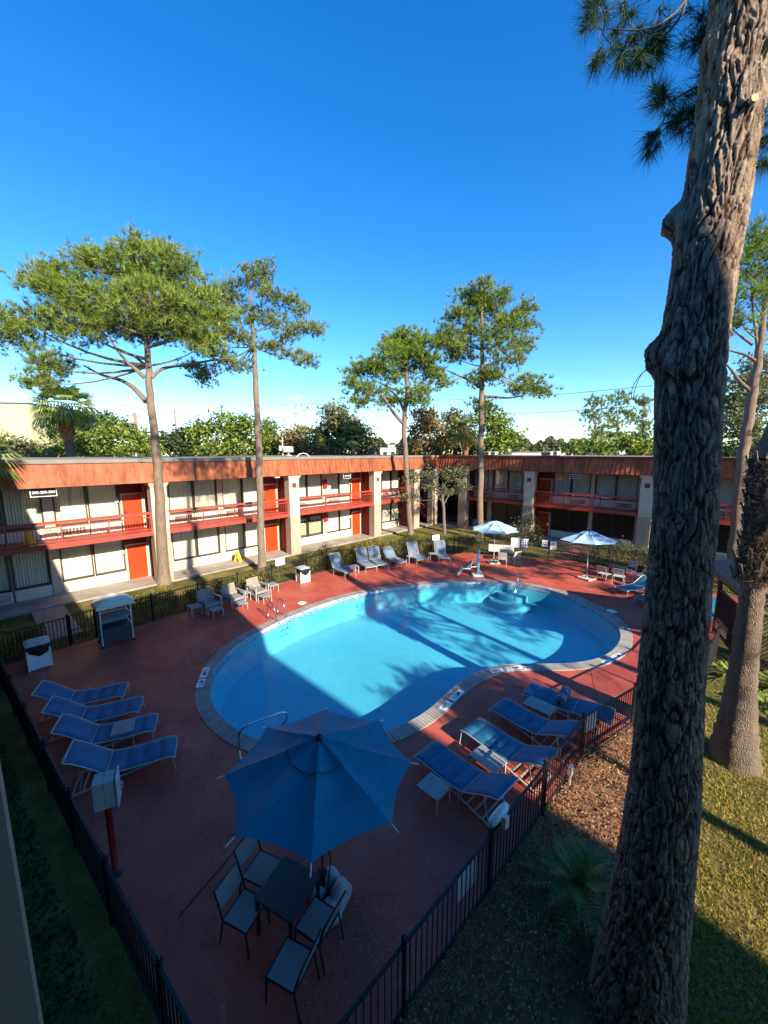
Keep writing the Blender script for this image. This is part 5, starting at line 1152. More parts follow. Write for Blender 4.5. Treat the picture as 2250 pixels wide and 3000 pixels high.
# ------------------------------------------------------------------ ground cover (uncountable)
rng = np.random.RandomState(77)
def inpoly(P, poly):
    x, y = P[:, 0], P[:, 1]; c = np.zeros(len(P), bool); n = len(poly)
    for i in range(n):
        x1, y1 = poly[i][:2]; x2, y2 = poly[i-1][:2]; m_ = ((y1 > y) != (y2 > y)) & (x < (x2-x1)*(y-y1)/(y2-y1+1e-12)+x1); c ^= m_
    return c
HI = (F['H']-F['I']).normalized(); HG = (F['G']-F['H']).normalized(); nr = Vector((HI.y, -HI.x, 0))
bed = [F['I']-HI*1, F['H'], F['G'], g(2010, 2180), g(1990, 2420), g(1900, 2600), g(1900, 2900), Vector((2.2, 2.2, 0)), Vector((.4, 1.2, 0))]
bp = [(p.x, p.y) for p in bed]; tag(strip('soil_bed', bp, -.03, bedm, .05), kind='structure')
P = np.stack([rng.uniform(-2.5, 12, 190000), rng.uniform(.5, 13, 190000)], 1); P = P[inpoly(P, bp)]
dist = np.hypot(P[:, 0], P[:, 1]); keep = rng.rand(len(P)) < np.clip(1.35-dist/14, .35, 1); P = P[keep]
zz = -.03+.24*rng.rand(len(P))*(.7+.5*np.sin(P[:, 0]*2.3)*np.cos(P[:, 1]*1.9)); P3 = np.column_stack([P, zz]); V, F_ = leaves(P3, .026, rng)
o = addmesh('ground_cover', V, F_, M['litter']); tag(o, 'reddish brown dry ground cover between the right fence and the big pine', 'ground cover', kind='stuff')
lawnp = [g(2010, 2180), g(1990, 2420), g(1900, 2600), g(1900, 2900), Vector((2.2, 2.2, 0)), Vector((5, .6, 0)), Vector((12, 5, 0)), Vector((19, 15, 0)), Vector((12.5, 14.2, 0)), F['G']+Vector((.3, 0, 0))]
lp_ = [(p.x, p.y) for p in lawnp]; P = np.stack([rng.uniform(2, 16, 170000), rng.uniform(.5, 15, 170000)], 1); P = P[inpoly(P, lp_)]; keep = rng.rand(len(P)) < np.clip(1.5-np.hypot(P[:, 0], P[:, 1])/12, .15, 1); P = P[keep]
V, F_ = needles(np.column_stack([P, np.full(len(P), -.05)]), np.tile([0, 0, .9], (len(P), 1)), 3, .085, .014, rng, .75)
o = addmesh('grass', V, F_, M['grass']); tag(o, 'sunlit yellow green lawn grass at the lower right', 'grass', kind='stuff')
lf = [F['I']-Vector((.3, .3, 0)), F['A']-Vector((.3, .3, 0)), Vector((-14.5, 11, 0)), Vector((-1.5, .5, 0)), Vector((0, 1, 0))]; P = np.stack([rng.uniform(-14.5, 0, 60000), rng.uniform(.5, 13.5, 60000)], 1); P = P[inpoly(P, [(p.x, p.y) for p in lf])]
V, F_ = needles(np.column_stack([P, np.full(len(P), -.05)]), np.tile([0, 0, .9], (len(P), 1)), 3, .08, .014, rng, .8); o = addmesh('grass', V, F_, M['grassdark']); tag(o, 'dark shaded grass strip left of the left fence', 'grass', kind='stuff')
P = []
for cx0, cy0, sx, sy, n in ((-.2, 5.6, .55, .6, 260), (.2, 4.9, .5, .4, 120), (-.9, 4.3, .8, .4, 70), (-3.4, 7.8, 1.6, 1.2, 60), (-6.5, 12.5, 2.5, 2, 60), (3.6, 12.2, 1.6, .7, 140), (1, 9.5, 1.5, 1, 60), (6, 25, 5, 1.5, 160), (-7.5, 16.3, .9, .9, 60)):
    P.append(np.column_stack([cx0+rng.normal(size=n)*sx, cy0+rng.normal(size=n)*sy]))
P = np.concatenate(P); P = P[inpoly(P, [(p.x, p.y) for p in deckin]) & ~inpoly(P, [(p.x, p.y) for p in OUT])]
V, F_ = leaves(np.column_stack([P, .012+.004*rng.rand(len(P))]), .013, rng, 3.0); o = addmesh('leaf_litter', V, F_, M['drygrass']); tag(o, 'small pale dry leaf scraps scattered on the red deck', 'leaf litter', kind='stuff')
# ------------------------------------------------------------------ the big near pine
root = thing('pine_tree', 'huge deeply furrowed pine trunk filling the right foreground', 'tree', (0, 0, 0), 0, GP)
CL = [(1835,3120,212),(1850,3000,212),(1872,2850,206),(1893,2700,200),(1922,2500,196),(1946,2300,194),(1955,2150,194),(1963,2000,194),(1980,1800,197),(1996,1600,199),(2006,1500,200),(2010,1350,202),(2014,1200,206),(2018,1080,214),(2038,940,200),(2060,800,196),(2078,680,204),(2100,560,196),(2122,420,194),(2138,300,190),(2156,170,188),(2172,50,186),(2190,-80,184),(2225,-300,182)]
az0 = rad(38.2); R0 = 5.6; nrm2 = Vector((math.sin(az0), math.cos(az0), 0))
def onplane(x, y): d = ray(x, y); t = R0/(d.dot(nrm2)); return Vector((d.x*t, d.y*t, CAMH+d.z*t))
ctr = [onplane(x, y) for x, y, w in CL]
def rad_at(x, y, w): a = onplane(x-w/2, y); b_ = onplane(x+w/2, y); return (a-b_).length/2*.985
rads = [rad_at(*c_) for c_ in CL]
base = ctr[0].copy(); base.z = -.1; d0 = (ctr[0]-ctr[2]); extra = ctr[0]+d0.normalized()*1.0
zs = [c_.z for c_ in ctr]
print('bigpine z', zs[0], zs[-1], 'r', rads[0], rads[-1])
ZB, ZT = -.1, ctr[-1].z
NH, NR = 1250, 230
ctrl = [(p.z, p.x, p.y, r) for p, r in zip(ctr, rads)]; ctrl.sort()
# down to the ground below the frame
s0 = ctrl[0]; s1 = ctrl[3]; gx = s0[1]+(s0[1]-s1[1])/(s0[0]-s1[0])*(ZB-s0[0]); gy = s0[2]+(s0[2]-s1[2])/(s0[0]-s1[0])*(ZB-s0[0])
ctrl = [(ZB, gx, gy, s0[3]*1.3)]+[(s0[0]*.5, (gx+s0[1])/2, (gy+s0[2])/2, s0[3]*1.08)]*(1 if s0[0] > .3 else 0)+ctrl
cz_, cx_, cy_, cr_ = [np.array([c_[i] for c_ in ctrl]) for i in range(4)]
Z = ZB+(ZT-ZB)*np.linspace(0, 1, NH)
def smooth(a, n=25): k = np.ones(n)/n; return np.convolve(np.pad(a, n//2, mode='edge'), k, 'valid')[:len(a)]
CX, CY, CR = [smooth(np.interp(Z, cz_, a)) for a in (cx_, cy_, cr_)]
TH = np.linspace(0, 2*math.pi, NR, endpoint=False)
def vnoise(seed, X, Y_, Z_):
    out = np.empty(X.shape); xf, yf, zf, of = X.ravel(), Y_.ravel(), Z_.ravel(), out.ravel()
    for i in range(len(xf)): of[i] = noise.noise((xf[i]+seed, yf[i], zf[i]))
    return of.reshape(X.shape)
RX = np.cos(TH)[None, :]*CR[:, None]; RY = np.sin(TH)[None, :]*CR[:, None]; ZZ = np.repeat(Z[:, None], NR, 1)
wx = vnoise(3, RX*6, RY*6, ZZ*2.0)*.085; wy = vnoise(9, RX*6, RY*6, ZZ*2.0)*.085
def sst(a, lo, hi): t = np.clip((a-lo)/(hi-lo), 0, 1); return t*t*(3-2*t)
A_, B_ = RX+wx, RY+wy
def vor(sx, sz, wsc=1.0):
    o_ = np.empty(RX.size); X_, Y_2, Z_ = (A_*sx).ravel(), (B_*sx).ravel(), ((ZZ+wz_)*sz).ravel()
    for i in range(RX.size):
        d_ = noise.voronoi((X_[i], Y_2[i], Z_[i]))[0]; o_[i] = d_[1]-d_[0]
    return o_.reshape(RX.shape)
wz_ = vnoise(15, RX*8, RY*8, ZZ*3)*.10
jag = vnoise(91, RX*34, RY*34, ZZ*8)*.16+vnoise(95, RX*70, RY*70, ZZ*34)*.10
e1_v = vor(15, 2.1)+jag*.7; e2_v = vor(30, 4.6)+jag*.8; f1 = np.abs(vnoise(51, A_*12, B_*12, ZZ*1.9))+jag*.5
fl_ = np.empty(RX.size); qx, qy, qz = (A_*26).ravel(), (B_*26).ravel(), (ZZ*8+A_*6).ravel()
for i in range(RX.size):
    p_ = noise.voronoi((qx[i], qy[i], qz[i]))[1][0]; fl_[i] = (math.sin(p_.x*12.9898+p_.y*78.233+p_.z*37.719)*43758.5453) % 1
flake = fl_.reshape(RX.shape)
fine = vnoise(21, RX*45, RY*45, ZZ*18)*.5+vnoise(31, RX*90, RY*90, ZZ*60)*.3
lvl = vnoise(41, RX*9, RY*9, ZZ*2.2)
plate = sst(e1_v, .0, .20)*(.6+.4*sst(e2_v, 0, .14))*(.35+.65*sst(f1, .01, .13))
disp = -.022*(1-plate)+.009*fine+.006*lvl+.006*flake*(.2+.8*plate)
CXc = CX
# burls and branch stubs
CXc = CX; 
def burl(px, py, amp, sz, sth, rough=.3):
    p = onplane(px, py); i = int(np.argmin(abs(Z-p.z))); ce = Vector((CX[i], CY[i], 0)); dv = Vector((p.x, p.y, 0))-ce
    view = Vector((-ce.x, -ce.y, 0)).normalized()
    lat = dv.length/CR[i]; sgn = 1 if dv.dot(Vector((ce.y, -ce.x, 0))) > 0 else -1; lat = min(1.0, lat); rightv = Vector((ce.y, -ce.x, 0)).normalized()
    dirv = (rightv*sgn*lat+view*math.sqrt(max(0, 1-lat*lat))).normalized(); th = math.atan2(dirv.y, dirv.x)
    dth = (TH-th+math.pi) % (2*math.pi)-math.pi
    r2_ = ((Z-p.z)[:, None]/sz)**2+(dth[None, :]/sth)**2; return amp*np.exp(-r2_**1.8)*(1+.2*fine), p, dirv, i
stubs = []
for px, py, am, sz, sth in ((1910,1045,.105,.19,.62),(1962,655,.115,.13,.5),(1960,660,.05,.2,.6),(2070,170,.05,.12,.45),(2110,250,.045,.10,.4),(2185,355,.05,.06,.22),(2160,640,.028,.05,.18),(1990,1060,.03,.25,.8),(2240,170,.04,.1,.3)):
    dd, p, dv, i = burl(px, py, am, sz, sth); disp = disp+dd*(1+.25*lvl); stubs.append((p, dv, i))
Rf = CR[:, None]+disp
V = np.stack([CX[:, None]+np.cos(TH)[None, :]*Rf, CY[:, None]+np.sin(TH)[None, :]*Rf, ZZ], -1).reshape(-1, 3)
idx = np.arange(NH*NR).reshape(NH, NR); nx_ = np.roll(idx, -1, 1); F_ = np.stack([idx[:-1], nx_[:-1], nx_[1:], idx[1:]], -1).reshape(-1, 4)
tb = NT('big_pine_bark'); n1 = tb.noise(14, 9, .75, sc=(1, 1, .4)); cbk = tb.ramp(n1, [(.30, (.17, .115, .085)), (.5, (.36, .27, .20)), (.70, (.62, .50, .38))]); at = tb.n('ShaderNodeAttribute', attribute_name='plate')
cbk = tb.mix(1.0, cbk, tb.ramp(at.outputs['Fac'], [(.05, (.22, .18, .16)), (.5, (1, 1, 1))]), 'MULTIPLY'); fa = tb.n('ShaderNodeAttribute', attribute_name='flake'); cbk = tb.mix(1.0, cbk, tb.ramp(fa.outputs['Fac'], [(0, (.62, .58, .55)), (.5, (1, .98, .95)), (1, (1.25, 1.2, 1.12))]), 'MULTIPLY'); orange = tb.ramp(tb.noise(2.2, 5, .7), [(.62, (0, 0, 0)), (.75, (1, 1, 1))]); cbk = tb.mix(tb.math('MULTIPLY', orange, .25), cbk, (.36, .2, .11))
tb.base(cbk); tb.bump(tb.math('ADD', tb.noise(26, 9, .75, sc=(1, 1, .35)), tb.math('MULTIPLY', tb.noise(110, 6, .7, sc=(1, 1, .6)), .5)), 1.0, .035); tb.set(.92, 0, .12)
ob = addmesh('trunk', V, F_, tb.m, root, True); at_ = ob.data.attributes.new('plate', 'FLOAT', 'POINT'); at_.data.foreach_set('value', plate.ravel().astype(np.float32)); af = ob.data.attributes.new('flake', 'FLOAT', 'POINT'); af.data.foreach_set('value', flake.ravel().astype(np.float32))
M['cutwood'] = mat('cut_branch_wood', (.55, .38, .18), .7, var=.25, sc=20)
p, dv, i = stubs[5]; ce = Vector((CX[i], CY[i], p.z)); q = MB(); a_ = ce+dv*(CR[i]+.02); e_ = ce+dv*(CR[i]+.075); q.tube([a_, e_], [.034, .032], 14); q.build('cut_stub', M['cutwood'], root)
p, dv, i = stubs[8]; ce = Vector((CX[i], CY[i], p.z)); q = MB(); q.tube([ce+dv*(CR[i]+.0), ce+dv*(CR[i]+.06)], [.05, .048], 14); q.build('cut_stub', M['cutwood'], root)
# near branches
rng = np.random.RandomState(5); BR = MB(); TC = []; TD = []
def br(pts, r, rr=5.6, tufts=()):
    P = []
    for x, y, dr in pts: d = ray(x, y); h = math.hypot(d.x, d.y); t = (rr+dr)/h; P.append(Vector((d.x*t, d.y*t, CAMH+d.z*t)))
    c = catmull(P, 5, False); BR.tube(c, [max(.004, r*(1-.8*i/(len(c)-1))) for i in range(len(c))], 6, cap=False); return c
def tuftat(p, d, n=1, s=.05):
    for _ in range(n): TC.append(np.array(p)+rng.normal(size=3)*s); TD.append(np.array(d))
br([(2190,-90,.1),(2080,-30,-.1),(2012,-5,-.2)], .03)
a = br([(2012,-5,-.2),(1995,45,-.2),(1965,85,-.1),(1925,125,0),(1885,150,.1),(1850,153,.2),(1815,148,.3),(1790,130,.3),(1765,100,.4)], .013)
b2 = br([(2010,0,-.2),(1985,30,-.3),(1950,60,-.4),(1915,80,-.4),(1855,90,-.3),(1800,84,-.2),(1755,84,-.1),(1740,60,0),(1742,20,0)], .011)
for pts, tn in (([(1850,153,.2),(1820,170,.2),(1810,175,.2)], 1), ([(1760,85,0),(1752,120,0),(1750,165,.05)], 1), ([(1915,80,-.4),(1921,60,-.4),(1925,40,-.4)], 1), ([(1790,130,.3),(1770,105,.3),(1758,80,.3)], 0), ([(1925,125,0),(1890,160,0),(1885,165,0)], 1), ([(1830,-20,.0),(1832,10,0),(1830,30,0)], 1), ([(1905,0,0),(1880,12,0),(1862,20,0)], 0), ([(1770,35,0),(1800,20,0),(1820,-5,0)], 0)):
    c = br(pts, .006)
for px, py, dx, dz, n in ((1745,25,-.2,.0,5),(1740,55,-.3,-.3,4),(1750,170,-.2,-.8,4),(1830,35,.0,-.5,4),(1858,90,.2,-.4,3),(1870,100,.2,-.6,3),(1905,80,.1,-.3,2),(1925,110,.3,-.7,5),(1920,125,.3,-.9,4),(1885,165,.5,-.9,5),(1885,175,.3,-1,3),(1812,176,0,-.8,2),(1835,178,.2,-.8,2),(1800,100,0,-.4,2),(1790,130,-.2,-.8,2),(1760,10,-.4,.2,2),(1770,70,.1,-.7,2),(1815,150,-.1,-.9,2),(1740,5,-.4,.4,2),(1950,60,.3,-.3,2)):
    d = ray(px, py); h = math.hypot(d.x, d.y); t = 5.6/h; tuftat((d.x*t, d.y*t, CAMH+d.z*t), (dx*.8, .0, dz), n)
br([(2050,250,.1),(2010,270,.0),(1975,290,0),(1945,303,0),(1932,285,0)], .010); br([(1945,303,0),(1945,345,0),(1943,360,0)], .005)
br([(2045,330,.1),(2000,350,0),(1960,358,0),(1935,370,0),(1918,400,0),(1915,425,0)], .010)
for px, py, dx, dz, n in ((1928,278,-.3,.3,5),(1935,285,-.4,-.2,4),(1960,335,.1,-.3,2),(2010,325,0,.4,3),(2025,325,.2,.2,3),(2000,350,-.2,-.7,3),(1990,350,-.2,-.8,3),(1915,405,-.5,-.8,4),(1912,425,-.2,-1,3),(2040,245,0,.4,3),(2035,300,0,-.3,2),(2060,95,-.5,-.2,6),(2065,110,-.6,-.5,5),(2060,60,-.5,.1,3),(2240,390,.2,-.5,5),(2245,340,.2,-.3,4),(2250,460,0,-.8,4),(2030,380,-.3,-.8,2)):
    d = ray(px, py); h = math.hypot(d.x, d.y); t = 5.65/h; tuftat((d.x*t, d.y*t, CAMH+d.z*t), (dx*.8, .0, dz), n)
BR.build('branch', M['twig'], root, True)
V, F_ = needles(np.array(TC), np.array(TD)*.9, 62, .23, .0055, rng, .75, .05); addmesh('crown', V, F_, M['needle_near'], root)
# upper crown above the picture
C = []
for _ in range(16):
    a = rng.rand()*6.28; R_ = 1+2.2*rng.rand(); c0 = np.array([CX[-1]+.8+math.cos(a)*R_, CY[-1]+.6+math.sin(a)*R_, ZT+5.5+3*rng.rand()])
    for _ in range(7): C.append(c0+rng.normal(size=(7, 3))*np.array([.7, .7, .4]))
C = np.concatenate(C); V, F_ = needles(C, np.tile([0, 0, .3], (len(C), 1)), 9, .34, .04, rng, .9); addmesh('upper_crown', V, F_, M['needle'], root); q = MB(); q.tube([(CX[-1], CY[-1], ZT-.05), (CX[-1]+.4, CY[-1]+.2, ZT+8)], [CR[-1], .06], 14); q.build('trunk_top', M['bark'], root, True)
# thin hanging vine twigs on the trunk
for pts in ([(1910,1090),(1880,1120),(1864,1150),(1862,1180)], [(1918,1090),(1890,1110),(1872,1150),(1866,1185)], [(1920,1400),(1960,1425),(1985,1440)], [(1650+270*.36,1800+360*.36),(1650+300*.36,1980),(1650+340*.36,2005),(1650+430*.36,2030)], [(1650+470*.36,2130),(1650+570*.36,2180),(1650+640*.36,2240),(1650+600*.36,2310)]):
    P = [onplane(x, y)-nrm2*.36 for x, y in pts]; q = MB(); q.tube(catmull(P, 4, False), .0035, 4, cap=False); q.build('dry_twig', M['twig'], root)
# ------------------------------------------------------------------ things on the wings
def onwall(root, a, o, z): return root.matrix_world@Vector((-a, o, z))
bpy.context.view_layer.update()
def hang(name, l, cat, root, a, o, z, mbs, group=None):
    r = thing(name, l, cat, root.matrix_basis@Vector((-a, o, z)), root.rotation_euler[2], group)
    for nm, mb, m in mbs: mb.build(nm, m, r)
    return r
for zc, l in ((5.0, 'red fire extinguisher cabinet on the upper balcony pier of the sunlit wing'), (2.15, 'red fire extinguisher cabinet beside the lettered ground floor window')):
    q = MB(); q.box(-.17, .17, 0, .2, -.38, .38); b_ = MB(); b_.box(-.12, .12, .2, .205, -.3, .3)
    hang('fire_cabinet', l, 'fire cabinet', LW, 20.55, .02, zc, [('cabinet', q, M['firered']), ('window', b_, M['paper'] if 0 else M['redwall'])], 'fire extinguisher cabinets')
def numsign(root, a, z, txt, l, w=.95, h=.42, inv=False):
    q = MB(); q.box(-w/2, w/2, 0, .03, -h/2, h/2); b_ = MB()
    for s in (-1, 1): b_.box(-w/2, w/2, .03, .045, s*h/2-.025*(s > 0), s*h/2+.025*(s < 0)); b_.box(s*w/2-.03*(s > 0), s*w/2+.03*(s < 0), .03, .046, -h/2, h/2)
    tx = MB(); text_into(tx, txt, .165 if len(txt) > 6 else .17, Matrix.Translation((0, .036, 0))@Matrix(((-1, 0, 0, 0), (0, 0, 1, 0), (0, 1, 0, 0), (0, 0, 0, 1))))
    hang('room_sign', l, 'sign', root, a, 1.85, z, [('panel', q, M['blacksign']), ('border', b_, M['paper']), ('lettering', tx, M['paper'])], 'hanging room number signs')
numsign(LW, 2.6-.35, 5.74, '202-203-204', 'wide black room number sign hung at the left end of the sunlit wing', 1.0); numsign(LW, 21.5, 5.68, '207-208', 'black and white room number sign hung near the right end of the sunlit wing', .8)
numsign(RW, -11.2, 5.66, '212-213', 'black and white room number sign hung on the shaded wing', .9, .34)
def wet(root, a, z, l, o=.9):
    q = MB()
    for s in (-1, 1): q.add([(-.15, s*.20, 0), (.15, s*.20, 0), (.10, s*.02, .66), (-.10, s*.02, .66), (-.15, s*.20-.015*s, 0), (.15, s*.20-.015*s, 0), (.10, s*.02-.012*s, .66), (-.10, s*.02-.012*s, .66)], [(0, 1, 2, 3), (7, 6, 5, 4), (0, 4, 5, 1), (1, 5, 6, 2), (2, 6, 7, 3), (3, 7, 4, 0)])
    t = hang('wet_floor_sign', l, 'wet floor sign', root, a, o, z, [('boards', q, M['yellow'])], 'yellow wet floor signs'); t.rotation_euler[2] += .5; t.scale = (1.15,)*3
wet(LW, 12.2, .05, 'yellow wet floor sign on the ground floor walkway of the sunlit wing'); wet(LW, 1.55, FL2, 'yellow wet floor sign folded on the upper balcony at the far left', 1.4)
for root, a, z in ((LW, 14.9, 5.86), (LW, 6.2, 2.85), (LW, 24.1, 2.85), (LW, 15.4, 2.85)):
    q = MB(); q.box(-.18, .18, -.12, .12, -.06, .06); r = hang('wall_lamp', 'white lamp under the roof edge of the sunlit wing beside the slender pine' if z > 5 else 'small ceiling lamp under the balcony of the sunlit wing', 'lamp', root, a, 1.95 if z > 5 else .9, z if z < 5 else 5.9, [('housing', q, M['white'])], 'lamps on the sunlit wing' if z < 5 else None)
    if z > 5: r.rotation_euler[0] = 0
# ------------------------------------------------------------------ signs on the far fence
def fsign(px, py, w, h, l, back='paper', words=(), grid=False, line=('C', 'D'), group='signs on the far fence'):
    a, b_ = F[line[0]], F[line[1]]; d = (b_-a).normalized(); n_ = Vector((d.y, -d.x, 0))
    rr_ = ray(px, py); nrm_ = n_; t = (a.dot(nrm_))/(rr_.x*nrm_.x+rr_.y*nrm_.y); p = Vector((rr_.x*t, rr_.y*t, CAMH+rr_.z*t))+n_*.06
    r = thing('sign', l, 'sign', p, math.atan2(d.y, d.x), group); q = MB(); q.box(-w/2, w/2, -.01, .01, -h/2, h/2); q.build('panel', M[back], r)
    R90 = Matrix.Rotation(rad(90), 4, 'X')
    if grid:
        q = MB()
        for i in range(3):
            for j in range(3): q.box(-w/2+.06+i*(w-.12)/3+.02, -w/2+.06+(i+1)*(w-.12)/3-.02, -.014, -.011, -h/2+.05+j*(h-.18)/3+.02, -h/2+.05+(j+1)*(h-.18)/3-.02)
        q.build('squares', M['paper'], r); q = MB(); q.box(-w/2+.03, w/2-.03, -.013, -.0101, h/2-.11, h/2-.03); q.build('header', M['paper'], r)
    elif words:
        q = MB()
        for s, sz, z in words: text_into(q, s, sz, Matrix.Translation((0, -.013, z))@R90)
        q.build('lettering', M['blacksign'] if back == 'paper' else M['paper'], r)
    return r
fsign(1510, 1589, .62, .72, 'large pale rules sign on the far fence, left of the navy one', 'whitedirty', (('POOL RULES', .085, .28), ('NO RUNNING', .05, .15), ('NO GLASS', .05, .05), ('NO PETS', .05, -.05)))
fsign(1536, 1591, .60, .72, 'navy sign with white round cornered squares on the far fence', 'navy', grid=True)
fsign(1596, 1592, .38, .5, 'small white sign on the far fence left of the gate', 'paper', (('NO', .12, .12), ('DIVING', .08, -.05))); fsign(1621, 1598, .42, .6, 'white sign on the far fence nearest the gate', 'paper', (('WARNING', .075, -.2), ('NO', .13, .12), ('LIFEGUARD', .06, 0)))
fsign(1276, 1574, .62, .38, 'white sign on the fence above the last grey blue lounger', 'paper', (('NO DIVING', .1, .05), ('POOL DEPTH 5 FT', .06, -.08)), line=('B', 'C'), group=None)
fsign(819, 1645, .62, .42, 'white notice on the hedge fence left of the small white bin', 'paper', (('NO', .12, .08), ('DIVING', .11, -.08)), line=('A', 'B'), group=None)
q = MB(); q.box(-.9, .9, -.03, .03, .3, .85); o = q.build('white_board', M['whitedirty'], None, False, F['C']+cd*3.5+Vector((cd.y, -cd.x, 0))*.15, math.atan2(cd.y, cd.x)); tag(o, 'long low white board leaning on the far fence behind the left dark table', 'board')
# ------------------------------------------------------------------ gazebo
GC0 = Vector((14.85, 13.95, 0)); gz = thing('gazebo', 'dark brown lattice gazebo with a shingle roof right of the pool', 'gazebo', GC0, rad(-45)+rad(90)*0)
import itertools
def loc(p): return Matrix.Rotation(rad(45), 4, 'Z')@(Vector(p)-GC0)
S2 = 1.75; crn = [(-S2, -S2), (S2, -S2), (S2, S2), (-S2, S2)]
gz.rotation_euler = (0, 0, rad(90-114))
for x, y in crn: q = MB(); q.bar((x*.85, y*.85, 0), (x*.85, y*.85, 2.95), .12); q.build('post', M['lattice'], gz)
q = MB(); zE = 2.95; A_ = .25; e = S2+A_
vs = [(-e, -e, zE), (e, -e, zE), (e, e, zE), (-e, e, zE), (0, 0, 4.15)]; q.add(vs, [(0, 1, 4), (1, 2, 4), (2, 3, 4), (3, 0, 4), (3, 2, 1, 0)]); q.build('roof', M['brownroof'], gz)
q = MB()
for i in range(4): a = Vector((vs[i][0], vs[i][1], zE-.06)); b_ = Vector((vs[(i+1) % 4][0], vs[(i+1) % 4][1], zE-.06)); q.bar(a, b_, .05, .17)
q.build('eave_board', M['frame'], gz)
def latt(mb, a, b_, z0, z1, st=.17):
    a = Vector(a); b_ = Vector(b_); L = (b_-a).length; d = (b_-a)/L; H_ = z1-z0; n = int((L+H_)/st)
    for s in (1, -1):
        for k in range(n+1):
            t = k*st-(H_ if s == 1 else 0); x0, zz0 = t, z0; x1, zz1 = t+H_, z1
            if s == -1: x0, x1 = t, t-H_
            pts = [(x0, zz0), (x1, zz1)]
            def clip(p, q_):
                (xa, za), (xb, zb) = p, q_
                if xa < 0: za += (0-xa)/(xb-xa)*(zb-za); xa = 0
                if xa > L: za += (L-xa)/(xb-xa)*(zb-za); xa = L
                return xa, za
            if max(x0, x1) <= 0 or min(x0, x1) >= L: continue
            pa = clip(pts[0], pts[1]); pb_ = clip(pts[1], pts[0]); mb.bar(a+d*pa[0]+Vector((0, 0, pa[1])), a+d*pb_[0]+Vector((0, 0, pb_[1])), .012, .045, up=d.cross(Vector((0, 0, 1))))
for i in (0, 1, 2, 3):
    x, y = crn[i]; x2, y2 = crn[(i+1) % 4]; q = MB(); latt(q, (x*.85, y*.85, 0), (x2*.85, y2*.85, 0), 2.3, 2.85)
    if i != 2: latt(q, (x*.85, y*.85, 0), (x2*.85, y2*.85, 0), .1, 1.95); q.bar((x*.85, y*.85, 1.97), (x2*.85, y2*.85, 1.97), .06)
    q.build('lattice_panel', M['lattice'], gz)
# ------------------------------------------------------------------ beyond the roofs
Y = 120; a = atY(-160, 1178, Y); b_ = atY(70, 1183, Y); c0 = atY(95, 1310, Y)
bl = thing('building', 'pale yellow box shaped building at the far left edge', 'building', (b_.x, b_.y, 0), rad(8)); q = MB(); q.box(-40, 1.2, 0, 30, 0, b_.z-.05); q.build('wall', M['ybld'], bl); q = MB(); q.box(-40.1, 1.3, -.1, 30, b_.z-.05, b_.z+.35); q.build('roof_edge', M['frame'], bl)
q = MB(); q.bar((1.3, .5, 14.6), (2.2, .3, 14.8), .3); q.build('lamp', M['dark'], bl)
def farbox(px0, px1, py, Y, l, m='wbld', d=12, roof='cap'):
    a = atY(px0, py, Y); b_ = atY(px1, py, Y); r = thing('building', l, 'building', (a.x, a.y, 0), 0, 'low white buildings beyond the roofs'); q = MB(); q.box(0, b_.x-a.x, 0, d, 0, a.z-.3); q.build('wall', M[m], r); q = MB(); q.box(-.2, b_.x-a.x+.2, -.2, d, a.z-.3, a.z); q.build('roof', M[roof], r)
    q = MB(); n = max(2, int((b_.x-a.x)/4))
    for k in range(n): x = (b_.x-a.x)*(k+.35)/n; q.box(x, x+1.2, -.02, .02, a.z-2.4, a.z-1.3)
    q.build('window', M['frame'], r)
farbox(1114, 1160, 1310, 120, 'low white building between the middle trees'); farbox(1137, 1158, 1301, 122, 'small taller white building behind the low one'); farbox(1500, 1700, 1324, 110, 'long low white shed behind the right roof'); farbox(1812, 1837, 1310, 75, 'small white building under the three tall pines'); farbox(385, 440, 1290, 90, 'white building behind the broad pine trunk')
def pylon(px, py, w, Y, l):
    top = atY(px, py, Y); h = top.z; k = Y/FPX; W_ = w*k; r = thing('power_pylon', l, 'pylon', (top.x, top.y, 0), 0, 'high voltage pylons on the horizon'); q = MB(); n = 9; th = max(.14, .0012*Y)
    def hw(t): return W_*(.5*(1-t)**1.2*1.0+.10)
    for i in range(n):
        t0, t1 = i/n, (i+1)/n; z0, z1 = h*t0, h*t1; a0, a1 = hw(t0), hw(t1)
        for s in (-1, 1):
            for u_ in (-1, 1): q.bar((s*a0, u_*a0, z0), (s*a1, u_*a1, z1), th)
            q.bar((s*a0, -a0, z0), (-s*a1, -a1, z1), th*.6); q.bar((s*a0, a0, z0), (-s*a1, a1, z1), th*.6)
    q.build('lattice_mast', M['pylon'], r); q = MB()
    for t in (.72, .84, .96): q.bar((-W_*.9, 0, h*t), (W_*.9, 0, h*t), th*1.2); q.bar((-W_*.9, 0, h*t), (0, 0, h*(t+.035)), th*.6); q.bar((W_*.9, 0, h*t), (0, 0, h*(t+.035)), th*.6); [q.bar((s*W_*.85, 0, h*t), (s*W_*.85, 0, h*(t-.035)), th) for s in (-1, -.6, .6, 1)]
    q.build('crossarm', M['pylon'], r); return top
pylon(265, 1152, 34, 260, 'nearest lattice pylon beside the palm at the left'); pylon(866, 1155, 24, 300, 'lattice pylon in the middle above the trees'); pylon(86, 1186, 20, 420, 'small faint pylon beside the yellow building')
